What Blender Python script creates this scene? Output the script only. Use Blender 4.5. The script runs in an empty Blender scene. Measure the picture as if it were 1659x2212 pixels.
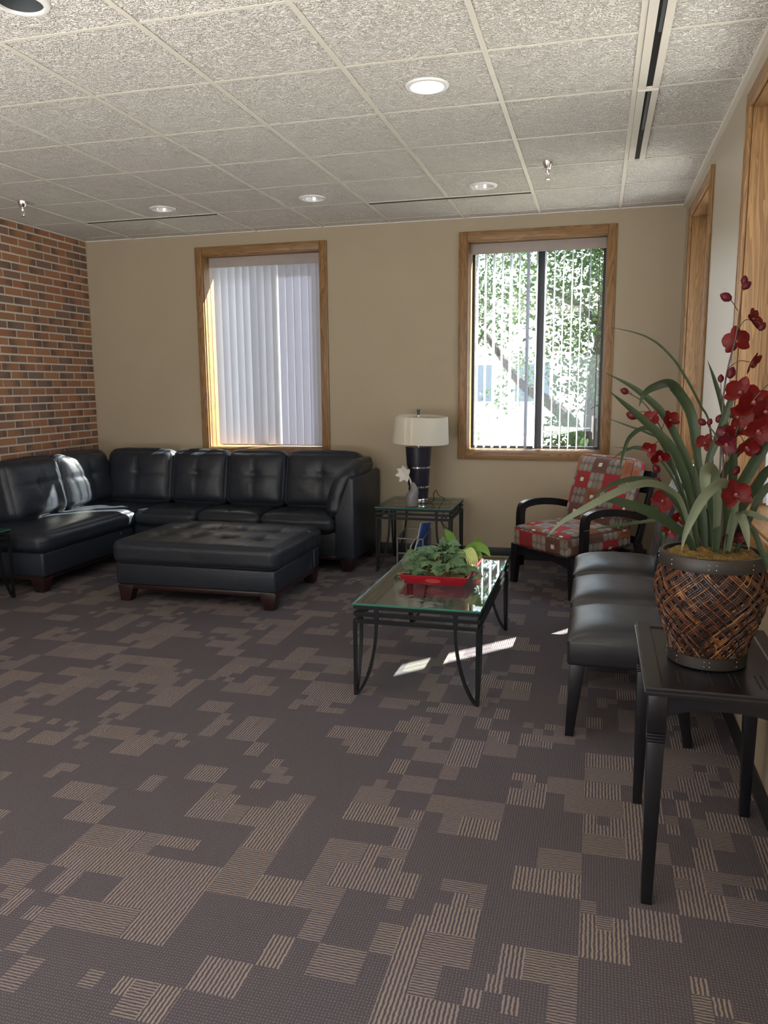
import bpy, bmesh, math, random
from mathutils import Vector, Matrix, noise
from math import sin, cos, pi, radians, sqrt, floor
random.seed(7)
SC = bpy.context.scene
COL = SC.collection

# ------------------------------------------------------------------ camera
H = 1.48                                   # camera height
FPX = 1701.8                               # focal length in pixels of the 1659x2212 frame
YAW, PITCH, ROLL = radians(15.12), radians(-9.09), radians(-0.431)
_f = Vector((-sin(YAW)*cos(PITCH), cos(YAW)*cos(PITCH), sin(PITCH)))
_r = Vector((cos(YAW), sin(YAW), 0)); _u = _r.cross(_f)
CR = cos(ROLL)*_r + sin(ROLL)*_u
CU = -sin(ROLL)*_r + cos(ROLL)*_u
cam = bpy.data.cameras.new('camera'); camo = bpy.data.objects.new('camera', cam); COL.objects.link(camo)
m = Matrix((CR, CU, -_f)).transposed().to_4x4(); m.translation = Vector((0, 0, H)); camo.matrix_world = m
cam.sensor_fit = 'VERTICAL'; cam.sensor_height = 36; cam.lens = FPX/2212*36; cam.clip_start = .02; cam.clip_end = 300
SC.camera = camo

def at(px, py, Y):
    """the point of the place seen at (px, py) that lies at depth Y"""
    d = _f + CR*((px-829.5)/FPX) - CU*((py-1106)/FPX)
    d = d*(Y/d.y); return Vector((d.x, d.y, d.z+H))

# ------------------------------------------------------------------ world, sun, lights, exposure
SC.view_settings.view_transform = 'Standard'; SC.view_settings.look = 'None'
SC.view_settings.gamma = 1; SC.view_settings.use_curve_mapping = False
SC.view_settings.exposure = 0.42
SKY = 3.6; SUN = 40.0
SUNDIR = Vector((1, 1.12, 1.34)).normalized()
w = bpy.data.worlds.new('world'); SC.world = w; w.use_nodes = True
nt = w.node_tree; nt.nodes.clear()
wo = nt.nodes.new('ShaderNodeOutputWorld'); bg = nt.nodes.new('ShaderNodeBackground')
g = nt.nodes.new('ShaderNodeTexGradient'); tc = nt.nodes.new('ShaderNodeTexCoord'); mp = nt.nodes.new('ShaderNodeMapping')
mp.inputs['Rotation'].default_value = (0, radians(90), 0)
cr = nt.nodes.new('ShaderNodeValToRGB')
cr.color_ramp.elements[0].position = 0.0; cr.color_ramp.elements[0].color = (.95, .97, 1, 1)
cr.color_ramp.elements[1].position = .9; cr.color_ramp.elements[1].color = (.45, .65, 1, 1)
nt.links.new(tc.outputs['Generated'], mp.inputs[0]); nt.links.new(mp.outputs[0], g.inputs[0])
nt.links.new(g.outputs['Color'], cr.inputs[0]); nt.links.new(cr.outputs[0], bg.inputs[0])
bg.inputs[1].default_value = SKY; nt.links.new(bg.outputs[0], wo.inputs[0])

sl = bpy.data.lights.new('sun', 'SUN'); sl.energy = SUN; sl.angle = radians(.53); sl.color = (1, .93, .82)
so = bpy.data.objects.new('sun', sl); COL.objects.link(so); so.rotation_euler = SUNDIR.to_track_quat('Z', 'Y').to_euler()

def area(name, loc, target, sx, sy, power, color, portal=False):
    l = bpy.data.lights.new(name, 'AREA'); l.shape = 'RECTANGLE'; l.size = sx; l.size_y = sy
    l.energy = power; l.color = color
    if portal: l.cycles.is_portal = True
    o = bpy.data.objects.new(name, l); COL.objects.link(o); o.location = loc
    o.rotation_euler = (Vector(target)-Vector(loc)).to_track_quat('-Z', 'Y').to_euler(); return o
# daylight of the glazed wall behind the photographer, then unseen fill lights added to brighten the room
area('daylight_behind', (-2.2, -3.3, 1.3), (-2.0, 3, 2.2), 4.4, 1.6, 60, (.80, .90, 1))
area('upward_fill', (-2.4, -.85, .60), (-2.5, -.70, 2.83), 3.8, 2.6, 290, (1, .97, .92))  # added upward fill that brightens the ceiling; no real source stands here
area('overhead_fill', (-.9, -.6, 2.78), (-.9, -.6, 0), 1.2, 1.2, 16, (1, .88, .74))  # pair of added fill lamps overhead, out of view, not actual fixtures
area('overhead_fill', (-3.4, .6, 2.78), (-3.4, .6, 0), 1.2, 1.2, 16, (1, .88, .74))
for nm, loc, tg, a_, b_ in (('sky_portal', (-2.92, 6.99, 1.79), (-2.92, 0, 1.79), 1.2, 1.8), ('sky_portal', (-.52, 6.99, 1.79), (-.52, 0, 1.79), 1.2, 1.8),
                    ('sky_portal', (.91, 5.67, 1.79), (0, 5.67, 1.79), 1.2, 1.8), ('sky_portal', (.91, 3.33, 1.79), (0, 3.33, 1.79), 1.2, 1.8)):
    area(nm, loc, tg, a_, b_, 1, (1, 1, 1), True)

# ------------------------------------------------------------------ materials
class NT:
    def __init__(s, name):
        s.m = bpy.data.materials.new(name); s.m.use_nodes = True; s.t = s.m.node_tree
        s.b = s.t.nodes['Principled BSDF']; s.o = s.t.nodes['Material Output']
    def n(s, typ, **kw):
        x = s.t.nodes.new(typ)
        for k, v in kw.items(): setattr(x, k, v)
        return x
    def put(s, sock, v):
        if isinstance(v, bpy.types.NodeSocket): s.t.links.new(v, sock)
        elif v is not None: sock.default_value = v
    def M(s, op, a, b=None, c=None):
        x = s.n('ShaderNodeMath', operation=op); s.put(x.inputs[0], a); s.put(x.inputs[1], b)
        if c is not None: s.put(x.inputs[2], c)
        return x.outputs[0]
    def mix(s, f, a, b, mode='MIX'):
        x = s.n('ShaderNodeMix', data_type='RGBA', blend_type=mode)
        s.put(x.inputs[0], f); s.put(x.inputs[6], a if isinstance(a, bpy.types.NodeSocket) else (*a, 1)); s.put(x.inputs[7], b if isinstance(b, bpy.types.NodeSocket) else (*b, 1))
        return x.outputs[2]
    def xyz(s, v):
        x = s.n('ShaderNodeSeparateXYZ'); s.put(x.inputs[0], v); return x.outputs
    def comb(s, a, b, c=0.0):
        x = s.n('ShaderNodeCombineXYZ'); s.put(x.inputs[0], a); s.put(x.inputs[1], b); s.put(x.inputs[2], c); return x.outputs[0]
    def wn(s, v):
        x = s.n('ShaderNodeTexWhiteNoise', noise_dimensions='3D'); s.put(x.inputs['Vector'], v); return x.outputs[0]
    def noise(s, v, scale, detail=2, dist=0, rough=.5):
        x = s.n('ShaderNodeTexNoise'); s.put(x.inputs['Vector'], v); x.inputs['Scale'].default_value = scale
        x.inputs['Detail'].default_value = detail; x.inputs['Distortion'].default_value = dist; x.inputs['Roughness'].default_value = rough; return x.outputs[0]
    def scale(s, v, sc):
        x = s.n('ShaderNodeMapping'); s.put(x.inputs[0], v); x.inputs['Scale'].default_value = sc; return x.outputs[0]
    def ramp(s, f, stops):
        x = s.n('ShaderNodeValToRGB'); s.put(x.inputs[0], f); e = x.color_ramp.elements
        while len(e) < len(stops): e.new(.5)
        for i, (p, c) in enumerate(stops): e[i].position = p; e[i].color = (*c, 1)
        return x.outputs[0]
    def sstep(s, v, a, b):
        x = s.n('ShaderNodeMapRange', interpolation_type='SMOOTHSTEP'); s.put(x.inputs[0], v); x.inputs[1].default_value = a; x.inputs[2].default_value = b; return x.outputs[0]
    def bump(s, h, strength=.3, dist=.01):
        x = s.n('ShaderNodeBump'); s.put(x.inputs['Height'], h); x.inputs['Strength'].default_value = strength; x.inputs['Distance'].default_value = dist
        s.t.links.new(x.outputs[0], s.b.inputs['Normal'])
    def pos(s): return s.n('ShaderNodeNewGeometry').outputs['Position']
    def obj(s): return s.n('ShaderNodeTexCoord').outputs['Object']
    def uv(s): return s.n('ShaderNodeTexCoord').outputs['UV']
    def fin(s, col=None, rough=.5, spec=None, metal=0, **kw):
        if col is not None: s.put(s.b.inputs['Base Color'], col if isinstance(col, bpy.types.NodeSocket) else (*col, 1))
        s.put(s.b.inputs['Roughness'], rough); s.b.inputs['Metallic'].default_value = metal
        if spec is not None: s.b.inputs['Specular IOR Level'].default_value = spec
        return s.m

def simple(name, col, rough=.5, metal=0, spec=None, nscale=0, bstr=.1, var=0):
    t = NT(name)
    c = col
    if var:
        f = t.noise(t.obj(), 9, 3); c = t.mix(f, tuple(x*(1-var) for x in col), tuple(min(1, x*(1+var)) for x in col))
    if nscale: t.bump(t.noise(t.obj(), nscale, 2), bstr, .004)
    return t.fin(c, rough, spec, metal)

MAT = {}
def wall_mat(name, a, b, rough, spec):
    t = NT(name); p = t.pos()
    f = t.noise(p, 2.2, 3); c = t.mix(f, a, b)
    weave = t.noise(t.scale(p, (1, 1, 2.4)), 160, 2, .5)
    t.bump(weave, .22, .004)
    return t.fin(c, rough, spec)
MAT['wall'] = wall_mat('beige_wallcovering', (.375, .31, .218), (.415, .345, .245), .62, .35)
MAT['wall_r'] = wall_mat('taupe_wallcovering', (.385, .33, .24), (.43, .37, .27), .36, 1.0)
MAT['base'] = simple('black_vinyl_base', (.012, .014, .016), .45)
def oak(name, axis, dark=(.15, .078, .032), light=(.33, .185, .075)):
    t = NT(name); p = t.pos()
    sc = [10, 10, 10]; sc[axis] = .8
    v = t.scale(p, tuple(sc))
    warp = t.noise(v, 1.4, 3, .8)
    g1 = t.M('FRACT', t.M('MULTIPLY', warp, 11.0))
    ring = t.sstep(g1, .05, .95)
    sc2 = [240, 240, 240]; sc2[axis] = 7
    fine = t.noise(t.scale(p, tuple(sc2)), 1, 2)
    f = t.M('MULTIPLY', t.M('ADD', t.M('MULTIPLY', ring, .62), .25), t.M('ADD', .5, fine))
    c = t.mix(f, dark, light)
    t.bump(fine, .12, .002)
    return t.fin(c, .42, .4)
MAT['oak_z'] = oak('oak_vertical_grain', 2); MAT['oak_x'] = oak('oak_lengthwise_grain', 0); MAT['oak_y'] = oak('oak_crosswise_grain', 1)
MAT['alu'] = simple('dark_bronze_sash', (.03, .032, .036), .4, .3)
MAT['white_metal'] = simple('white_enamel', (.78, .78, .76), .4)
MAT['chrome'] = simple('chrome', (.85, .85, .86), .12, 1)
MAT['black'] = simple('black_void', (.004, .004, .004), .8)
MAT['greydark'] = simple('dark_grey_damper', (.06, .065, .07), .6)

def carpet():
    t = NT('patchwork_loop_carpet'); p = t.pos(); X, Y, _ = t.xyz(p)
    def cell(sx, sy, k):
        return t.comb(t.M('FLOOR', t.M('DIVIDE', X, sx)), t.M('FLOOR', t.M('DIVIDE', Y, sy)), k)
    A = cell(.27, .24, 1.3); B = cell(.135, .12, 5.7); C = cell(.045, .06, 9.1); D = cell(.0675, .12, 3.3)
    hA = t.wn(A); hB = t.wn(B); hC = t.wn(C); hD = t.wn(D); hB2 = t.wn(cell(.135, .12, 15.2))
    # which scale of patch: big dark block, medium patch, narrow patch or tiny patch
    ck = t.M('MODULO', t.M('ABSOLUTE', t.M('ADD', t.M('FLOOR', t.M('DIVIDE', X, .27)), t.M('FLOOR', t.M('DIVIDE', Y, .24)))), 2)
    big = t.M('MULTIPLY', t.M('LESS_THAN', hA, .62), t.M('GREATER_THAN', ck, .5)); med = t.M('LESS_THAN', hB2, .48); nar = t.M('LESS_THAN', hB2, .78)
    small = t.M('ADD', t.M('MULTIPLY', nar, hD), t.M('MULTIPLY', t.M('SUBTRACT', 1, nar), hC))
    h = t.M('ADD', t.M('MULTIPLY', med, hB), t.M('MULTIPLY', t.M('SUBTRACT', 1, med), small))
    h = t.M('MULTIPLY', h, t.M('SUBTRACT', 1, big))
    wob = t.noise(p, 70, 1)
    wx = t.M('ADD', X, t.M('MULTIPLY', wob, .006)); wy = t.M('ADD', Y, t.M('MULTIPLY', wob, .006))
    sx_ = t.sstep(t.M('SINE', t.M('MULTIPLY', wx, 2*pi/.0115)), -.5, .5)
    sy_ = t.sstep(t.M('SINE', t.M('MULTIPLY', wy, 2*pi/.0095)), -.5, .5)
    fx = t.sstep(t.M('SINE', t.M('MULTIPLY', wx, 2*pi/.0085)), -.6, .8)
    cross = t.M('MULTIPLY', fx, sy_)
    isY = t.M('MULTIPLY', t.M('GREATER_THAN', h, .30), t.M('LESS_THAN', h, .62))
    isX = t.M('MULTIPLY', t.M('GREATER_THAN', h, .62), t.M('LESS_THAN', h, .88))
    dark = t.M('SUBTRACT', 1, t.M('ADD', isY, isX))
    mask = t.M('ADD', t.M('MULTIPLY', isY, sx_), t.M('ADD', t.M('MULTIPLY', isX, t.M('MULTIPLY', sy_, .8)), t.M('MULTIPLY', dark, t.M('MULTIPLY', cross, .38))))
    hue = t.wn(cell(.135, .12, 31.0)); speck = t.noise(p, 420, 1)
    mask = t.M('MULTIPLY', mask, t.M('ADD', .45, t.M('MULTIPLY', speck, 1.1)))
    tan = t.mix(hue, (.235, .192, .182), (.245, .200, .168))
    base = t.mix(t.noise(p, 1.1, 2), (.066, .060, .074), (.076, .068, .076))
    c = t.mix(mask, base, tan)
    t.bump(mask, .35, .004)
    return t.fin(c, .95, .12)
MAT['carpet'] = carpet()

def ceil_tile():
    t = NT('textured_mineral_tile'); p = t.pos()
    n1 = t.noise(p, 62, 2, 1.6, .45); n2 = t.noise(p, 140, 2, .6)
    h = t.M('ADD', t.sstep(n1, .42, .60), t.M('MULTIPLY', n2, .3))
    t.bump(h, 1.0, .016)
    c = t.mix(t.noise(p, 1.3, 2), (.84, .80, .745), (.89, .85, .79))
    return t.fin(c, .9, .1)
MAT['tile'] = ceil_tile()
MAT['grid'] = simple('painted_tee_bar', (.70, .66, .58), .5)

def brick():
    t = NT('flashed_brick'); p = t.pos(); X, Y, Z = t.xyz(p)
    row = t.M('FLOOR', t.M('DIVIDE', Z, .0677))
    off = t.M('MULTIPLY', t.M('MODULO', row, 2), .5)
    cy = t.M('ADD', t.M('DIVIDE', t.M('SUBTRACT', 6.68, Y), .2032), off)
    colm = t.M('FLOOR', cy); fr = t.M('FRACT', cy)
    idv = t.comb(row, colm, 3.7); h = t.wn(idv); h2 = t.wn(t.comb(row, colm, 8.1)); h3 = t.wn(t.comb(row, colm, 12.9))
    basec = t.ramp(h, [(0, (.36, .155, .075)), (.35, (.30, .135, .080)), (.6, (.40, .18, .080)), (.8, (.22, .125, .09)), (1, (.16, .115, .10))])
    # darker fired end on one side of each brick
    e = t.M('ABSOLUTE', t.M('SUBTRACT', fr, t.M('GREATER_THAN', h2, .5)))
    flash = t.M('MULTIPLY', t.sstep(t.M('ADD', e, t.M('MULTIPLY', t.M('SUBTRACT', t.noise(p, 26, 3), .5), .7)), .62, .1), t.M('GREATER_THAN', h3, .42))
    c = t.mix(t.M('MULTIPLY', flash, .85), basec, (.085, .068, .064))
    c = t.mix(t.M('MULTIPLY', t.noise(p, 90, 3), .5), c, (.30, .17, .10))
    t.bump(t.noise(t.scale(p, (1, 1, 2.5)), 55, 4, .8), .7, .008)
    return t.fin(c, .85, .2)
MAT['brick'] = brick()
MAT['mortar'] = simple('pale_mortar', (.56, .52, .46), .95, nscale=120, bstr=.4)

def leather(name, col, rough=.38, scale=1.0, spec=.5):
    t = NT(name); p = t.obj()
    n1 = t.noise(p, 5*scale, 3, 1.2); n2 = t.noise(p, 260, 2)
    cre = t.noise(t.scale(p, (1, 1, 1)), 14*scale, 3, 2.2)
    t.bump(t.M('ADD', t.M('MULTIPLY', n2, .10), t.M('ADD', t.M('MULTIPLY', n1, .35), t.M('MULTIPLY', cre, .22))), .28, .02)
    c = t.mix(n1, col, tuple(x*1.35 for x in col))
    r = t.M('ADD', rough-.06, t.M('MULTIPLY', t.noise(p, 8, 2), .14))
    return t.fin(c, r, spec)
MAT['leather'] = leather('black_leather', (.014, .0175, .024), .40, 1.0, .38)
MAT['leather_c'] = leather('black_chair_leather', (.012, .012, .015), .36, .5, .6)
MAT['espresso'] = simple('espresso_wood', (.012, .007, .007), .38)
MAT['redwood'] = simple('dark_cherry_wood', (.022, .008, .008), .35)
MAT['blackwood'] = simple('black_stained_wood', (.007, .007, .010), .31, 0, .5, var=.3, nscale=60, bstr=.05)
MAT['iron'] = simple('black_iron', (.008, .009, .011), .45, 0, .25)
MAT['iron_r'] = simple('brushed_rack_metal', (.20, .19, .18), .42, .8)

def arch_glass(name, tint, lo=.04):
    t = NT(name); t.t.nodes.remove(t.b)
    tr = t.n('ShaderNodeBsdfTransparent'); tr.inputs[0].default_value = (*tint, 1)
    gl = t.n('ShaderNodeBsdfGlossy'); gl.inputs['Roughness'].default_value = .01
    fr = t.n('ShaderNodeLayerWeight'); fr.inputs[0].default_value = .5
    sch = t.M('ADD', lo, t.M('MULTIPLY', t.M('POWER', fr.outputs['Facing'], 5.0), 1-lo))
    mx = t.n('ShaderNodeMixShader'); t.t.links.new(sch, mx.inputs[0]); t.t.links.new(tr.outputs[0], mx.inputs[1]); t.t.links.new(gl.outputs[0], mx.inputs[2])
    t.t.links.new(mx.outputs[0], t.o.inputs[0]); return t.m
MAT['glass'] = arch_glass('window_glass', (.95, .98, .98)); MAT['tglass'] = arch_glass('green_table_glass', (.86, .93, .90))
MAT['gedge'] = simple('green_glass_edge', (.03, .16, .12), .08, spec=.8)

def translucent(name, col, tcol, f, rough=.6):
    t = NT(name)
    tl = t.n('ShaderNodeBsdfTranslucent'); tl.inputs[0].default_value = (*tcol, 1)
    mx = t.n('ShaderNodeMixShader'); mx.inputs[0].default_value = f
    t.fin(col, rough, .3)
    t.t.links.new(t.b.outputs[0], mx.inputs[1]); t.t.links.new(tl.outputs[0], mx.inputs[2]); t.t.links.new(mx.outputs[0], t.o.inputs[0]); return t.m
MAT['slat'] = translucent('vinyl_blind_slat', (.60, .60, .64), (.58, .62, .76), .20)
MAT['valance'] = simple('mottled_valance', (.36, .315, .29), .7, var=.2)
MAT['shade'] = translucent('cream_lamp_shade', (.80, .77, .68), (.8, .74, .58), .35, .8)
MAT['leaf_w'] = translucent('white_petal', (.85, .84, .80), (.8, .8, .7), .25)

def leafmat(name, a, b, f=.22, vein=True, uvw=True):
    t = NT(name); u = t.xyz(t.uv())
    n = t.noise(t.pos(), 22, 2); c = t.mix(n, a, b)
    if vein:
        st = t.sstep(t.M('SINE', t.M('MULTIPLY', u[0], 40)), -.2, 1)
        c = t.mix(t.M('MULTIPLY', st, .25), c, tuple(min(1, x*1.7) for x in b))
    tl = t.n('ShaderNodeBsdfTranslucent'); t.put(tl.inputs[0], c)
    mx = t.n('ShaderNodeMixShader'); mx.inputs[0].default_value = f
    t.fin(c, .48, .28); t.t.links.new(t.b.outputs[0], mx.inputs[1]); t.t.links.new(tl.outputs[0], mx.inputs[2]); t.t.links.new(mx.outputs[0], t.o.inputs[0]); return t.m
MAT['orchid_leaf'] = leafmat('strap_leaf_green', (.020, .036, .017), (.037, .056, .027))
MAT['orchid_leaf_p'] = leafmat('pale_leaf_green', (.10, .125, .078), (.145, .17, .11))
MAT['petal'] = leafmat('red_petal', (.09, .002, .005), (.165, .009, .005), .40, False)
MAT['petal_d'] = leafmat('maroon_petal', (.055, .003, .008), (.10, .006, .012), .25, False)
MAT['lip'] = simple('orchid_lip', (.20, .05, .05), .5)
MAT['stem'] = simple('dark_stem', (.045, .028, .020), .55)
MAT['ivy'] = leafmat('ivy_green', (.045, .10, .04), (.15, .24, .12), .2, False)
MAT['ivy2'] = leafmat('broad_leaf_green', (.13, .27, .05), (.20, .36, .08), .3, False)
MAT['varieg'] = leafmat('variegated_leaf', (.35, .45, .12), (.60, .62, .30), .3, True)
MAT['redlac'] = simple('red_lacquer', (.29, .008, .018), .3)
MAT['redlac2'] = simple('light_red_lacquer', (.52, .06, .06), .35)
MAT['moss'] = (lambda t: (t.bump(t.noise(t.obj(), 90, 4, 1), 1, .02), t.fin(t.mix(t.noise(t.obj(), 40, 4), (.10, .06, .02), (.36, .24, .09)), .95, .1))[1])(NT('dried_moss'))
def wicker():
    t = NT('stained_cane'); u = t.xyz(t.uv())
    h = t.wn(t.comb(t.M('FLOOR', u[0]), t.M('FLOOR', t.M('MULTIPLY', u[1], 1.0)), 2.2))
    n = t.noise(t.pos(), 30, 3)
    c = t.ramp(t.M('SUBTRACT', t.M('MULTIPLY', t.M('ADD', h, n), .62), .06), [(0, (.010, .004, .004)), (.40, (.022, .008, .006)), (.60, (.06, .018, .009)), (.80, (.14, .05, .016)), (1, (.30, .14, .045))])
    return t.fin(c, .38, .5)
MAT['wicker'] = wicker()
MAT['wband'] = simple('dark_cane_band', (.020, .016, .014), .5, var=.4)
MAT['vase'] = simple('grey_ceramic', (.17, .165, .165), .35)
MAT['lampbody'] = simple('navy_black_lacquer', (.016, .016, .028), .3)
MAT['paper'] = simple('magazine_paper', (.62, .62, .60), .6)
MAT['bluecover'] = simple('blue_cover', (.05, .13, .50), .35)
MAT['greycover'] = simple('grey_photo_cover', (.22, .20, .19), .35, var=.6)

def fabric():
    t = NT('patchwork_spiral_fabric'); u, v, _ = t.xyz(t.uv())
    S = .145
    cu = t.M('DIVIDE', u, S); cv = t.M('DIVIDE', v, S*.86)
    iu = t.M('FLOOR', cu); iv = t.M('FLOOR', cv); fu = t.M('FRACT', cu); fv = t.M('FRACT', cv)
    h = t.wn(t.comb(iu, iv, 4.4)); h2 = t.wn(t.comb(iu, iv, 14.4))
    # checker keeps the spiral patches apart from the plain ones
    chk = t.M('MODULO', t.M('ABSOLUTE', t.M('ADD', iu, iv)), 2)
    isS = t.M('GREATER_THAN', chk, .5)
    plain = t.ramp(h, [(0, (.42, .022, .028)), (.45, (.36, .018, .03)), (.46, (.36, .12, .05)), (.72, (.22, .09, .055)), (.73, (.13, .065, .05)), (1, (.16, .075, .06))])
    grey = t.ramp(h2, [(0, (.16, .13, .115)), (.6, (.21, .17, .15)), (.61, (.10, .085, .08)), (1, (.13, .11, .10))])
    k = 3
    su = t.M('SUBTRACT', t.M('FRACT', t.M('MULTIPLY', fu, k)), .5); sv = t.M('SUBTRACT', t.M('FRACT', t.M('MULTIPLY', fv, 2)), .5)
    r = t.M('SQRT', t.M('ADD', t.M('MULTIPLY', su, su), t.M('MULTIPLY', sv, sv)))
    ang = t.M('ARCTAN2', sv, su)
    sp = t.sstep(t.M('SINE', t.M('ADD', t.M('MULTIPLY', r, 48), ang)), .05, .5)
    ring = t.M('MULTIPLY', sp, t.M('LESS_THAN', r, .45))
    spc = t.mix(t.M('MULTIPLY', ring, t.M('ADD', .35, t.M('MULTIPLY', t.wn(t.comb(t.M('FLOOR', t.M('MULTIPLY', cu, k)), t.M('FLOOR', t.M('MULTIPLY', cv, 2)), 1.0)), .65))), grey, (.62, .57, .47))
    # small cream square in some plain patches
    a = t.M('MAXIMUM', t.M('ABSOLUTE', t.M('SUBTRACT', fu, .5)), t.M('ABSOLUTE', t.M('SUBTRACT', fv, .5)))
    sq = t.M('MULTIPLY', t.M('LESS_THAN', a, .12), t.M('LESS_THAN', h2, .6))
    fr = t.M('MULTIPLY', t.M('LESS_THAN', a, .34), .45)
    pc = t.mix(fr, plain, (.13, .06, .05)); pc = t.mix(sq, pc, (.74, .68, .56))
    c = t.mix(isS, pc, spc)
    th = t.noise(t.scale(t.uv(), (900, 120, 1)), 1, 2); c = t.mix(t.M('MULTIPLY', th, .35), c, (.05, .03, .03))
    t.bump(th, .12, .002)
    return t.fin(c, .8, .2)
MAT['fabric'] = fabric()
MAT['pip'] = simple('dark_piping', (.04, .02, .02), .6)
def emis(name, col, st):
    t = NT(name); t.b.inputs['Emission Color'].default_value = (*col, 1); t.b.inputs['Emission Strength'].default_value = st; return t.fin(col, .5)
MAT['bulb'] = emis('lit_lamp_lens', (1, .93, .80), 14)
MAT['reflector'] = simple('satin_reflector', (.72, .71, .70), .3, .2)
MAT['baffle'] = simple('dark_baffle', (.12, .13, .14), .3, .5)
MAT['bark'] = simple('tree_bark', (.030, .025, .024), .9, nscale=18, bstr=.8, var=.4)
MAT['tleaf'] = leafmat('tree_leaf', (.022, .048, .018), (.055, .10, .030), .4, False)
MAT['ground'] = simple('sunlit_ground', (.50, .48, .44), .95, var=.25)
MAT['lawn'] = simple('dry_lawn', (.16, .20, .09), .95, var=.4)
MAT['bldg'] = simple('pale_building', (.55, .53, .50), .9)
MAT['bwin'] = simple('building_glazing', (.06, .09, .12), .2)
MAT['conc'] = simple('outer_facing', (.45, .42, .38), .9)

# ------------------------------------------------------------------ object helpers
def link(name, me, mat=None, parent=None, smooth=False):
    o = bpy.data.objects.new(name, me); COL.objects.link(o)
    if mat is not None:
        for mm in (mat if isinstance(mat, (list, tuple)) else [mat]): me.materials.append(MAT[mm] if isinstance(mm, str) else mm)
    if parent: o.parent = parent
    if smooth:
        me.polygons.foreach_set('use_smooth', [True]*len(me.polygons)); me.update()
        if smooth != 'all': 
            try: me.set_sharp_from_angle(angle=radians(38))
            except Exception: pass
    return o
def fin(name, bm, mat, parent=None, smooth=True):
    bmesh.ops.recalc_face_normals(bm, faces=bm.faces)
    me = bpy.data.meshes.new(name); bm.to_mesh(me); bm.free(); return link(name, me, mat, parent, smooth)
def pyd(name, vs, fs, mat, parent=None, smooth=True, uvs=None, mi=None):
    me = bpy.data.meshes.new(name); me.from_pydata([tuple(v) for v in vs], [], fs)
    if uvs:
        ul = me.uv_layers.new(name='UVMap')
        for l in me.loops: ul.data[l.index].uv = uvs[l.vertex_index]
    o = link(name, me, mat, parent, smooth)
    if mi: 
        for i, k in mi.items(): me.polygons[i].material_index = k
    return o
def thing(name, label, cat, loc=(0, 0, 0), rz=0, group=None):
    o = bpy.data.objects.new(name, None); o.empty_display_size = .1; COL.objects.link(o); o.location = loc; o.rotation_euler = (0, 0, rz)
    return tag(o, label, cat, group)
def tag(o, label, cat, group=None):
    o['label'] = label; o['category'] = cat
    if group: o['group'] = group
    return o
def st(o): o['kind'] = 'structure'; return o

def box(bm, x0, x1, y0, y1, z0, z1, bev=0, mi=0, seg=2):
    vs = [bm.verts.new((x, y, z)) for x in (x0, x1) for y in (y0, y1) for z in (z0, z1)]
    fs = [bm.faces.new([vs[i] for i in f]) for f in ((0, 1, 3, 2), (4, 6, 7, 5), (0, 4, 5, 1), (2, 3, 7, 6), (0, 2, 6, 4), (1, 5, 7, 3))]
    for f in fs: f.material_index = mi
    if bev:
        es = list({e for f in fs for e in f.edges})
        bmesh.ops.bevel(bm, geom=es, offset=bev, segments=seg, affect='EDGES', profile=.5)
    return vs
def taper(bm, c0, s0, c1, s1, bev=.003):
    """post from centre c0 (bottom, size s0) to c1 (top, size s1)"""
    vs = []
    for c, s in ((c0, s0), (c1, s1)):
        for dx, dy in ((-1, -1), (1, -1), (1, 1), (-1, 1)): vs.append(bm.verts.new((c[0]+dx*s[0]/2, c[1]+dy*s[1]/2, c[2])))
    fs = [bm.faces.new([vs[i] for i in f]) for f in ((3, 2, 1, 0), (4, 5, 6, 7), (0, 1, 5, 4), (1, 2, 6, 5), (2, 3, 7, 6), (3, 0, 4, 7))]
    if bev: bmesh.ops.bevel(bm, geom=list({e for f in fs for e in f.edges}), offset=bev, segments=2, affect='EDGES', profile=.5)
def sweep(path, sec, closed=False, cap=True, up=Vector((0, 0, 1)), scale=None):
    """sweep a 2D section along a path -> verts, faces"""
    P = [Vector(p) for p in path]; n = len(P); k = len(sec); vs = []; fs = []
    nrm = None
    for i in range(n):
        if closed: t = P[(i+1) % n]-P[i-1]
        else: t = P[min(i+1, n-1)]-P[max(i-1, 0)]
        t.normalize()
        if nrm is None:
            nrm = up-t*up.dot(t)
            if nrm.length < .1: nrm = Vector((0, 1, 0))-t*t.y
        else: nrm = nrm-t*nrm.dot(t)
        nrm.normalize(); s = t.cross(nrm)
        q = scale[i] if scale else 1
        for a, b in sec: vs.append(P[i]+s*a*q+nrm*b*q)
    for i in range(n if closed else n-1):
        j = (i+1) % n
        for a in range(k): fs.append((i*k+a, i*k+(a+1) % k, j*k+(a+1) % k, j*k+a))
    if cap and not closed: fs.append(tuple(range(k))[::-1]); fs.append(tuple((n-1)*k+a for a in range(k)))
    return vs, fs
def circ(r, k=8): return [(r*cos(2*pi*a/k), r*sin(2*pi*a/k)) for a in range(k)]
def sq(a, b=None): b = b or a; return [(-a/2, -b/2), (a/2, -b/2), (a/2, b/2), (-a/2, b/2)]
def join(parts):
    vs = []; fs = []
    for v, f in parts:
        o = len(vs); vs += v; fs += [tuple(i+o for i in q) for q in f]
    return vs, fs
def tube(name, path, r, mat, parent=None, k=8, closed=False, scale=None):
    v, f = sweep(path, circ(r, k), closed, scale=scale); return pyd(name, v, f, mat, parent)
def cat(P, n=8):
    """Catmull-Rom resampling"""
    P = [Vector(p) for p in P]; Q = [P[0]*2-P[1]]+P+[P[-1]*2-P[-2]]; out = []
    for i in range(1, len(Q)-2):
        a, b, c, d = Q[i-1:i+3]
        for j in range(n):
            t = j/n; out.append(.5*((2*b)+(c-a)*t+(2*a-5*b+4*c-d)*t*t+(3*b-a-3*c+d)*t**3))
    out.append(P[-1].copy()); return out
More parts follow.
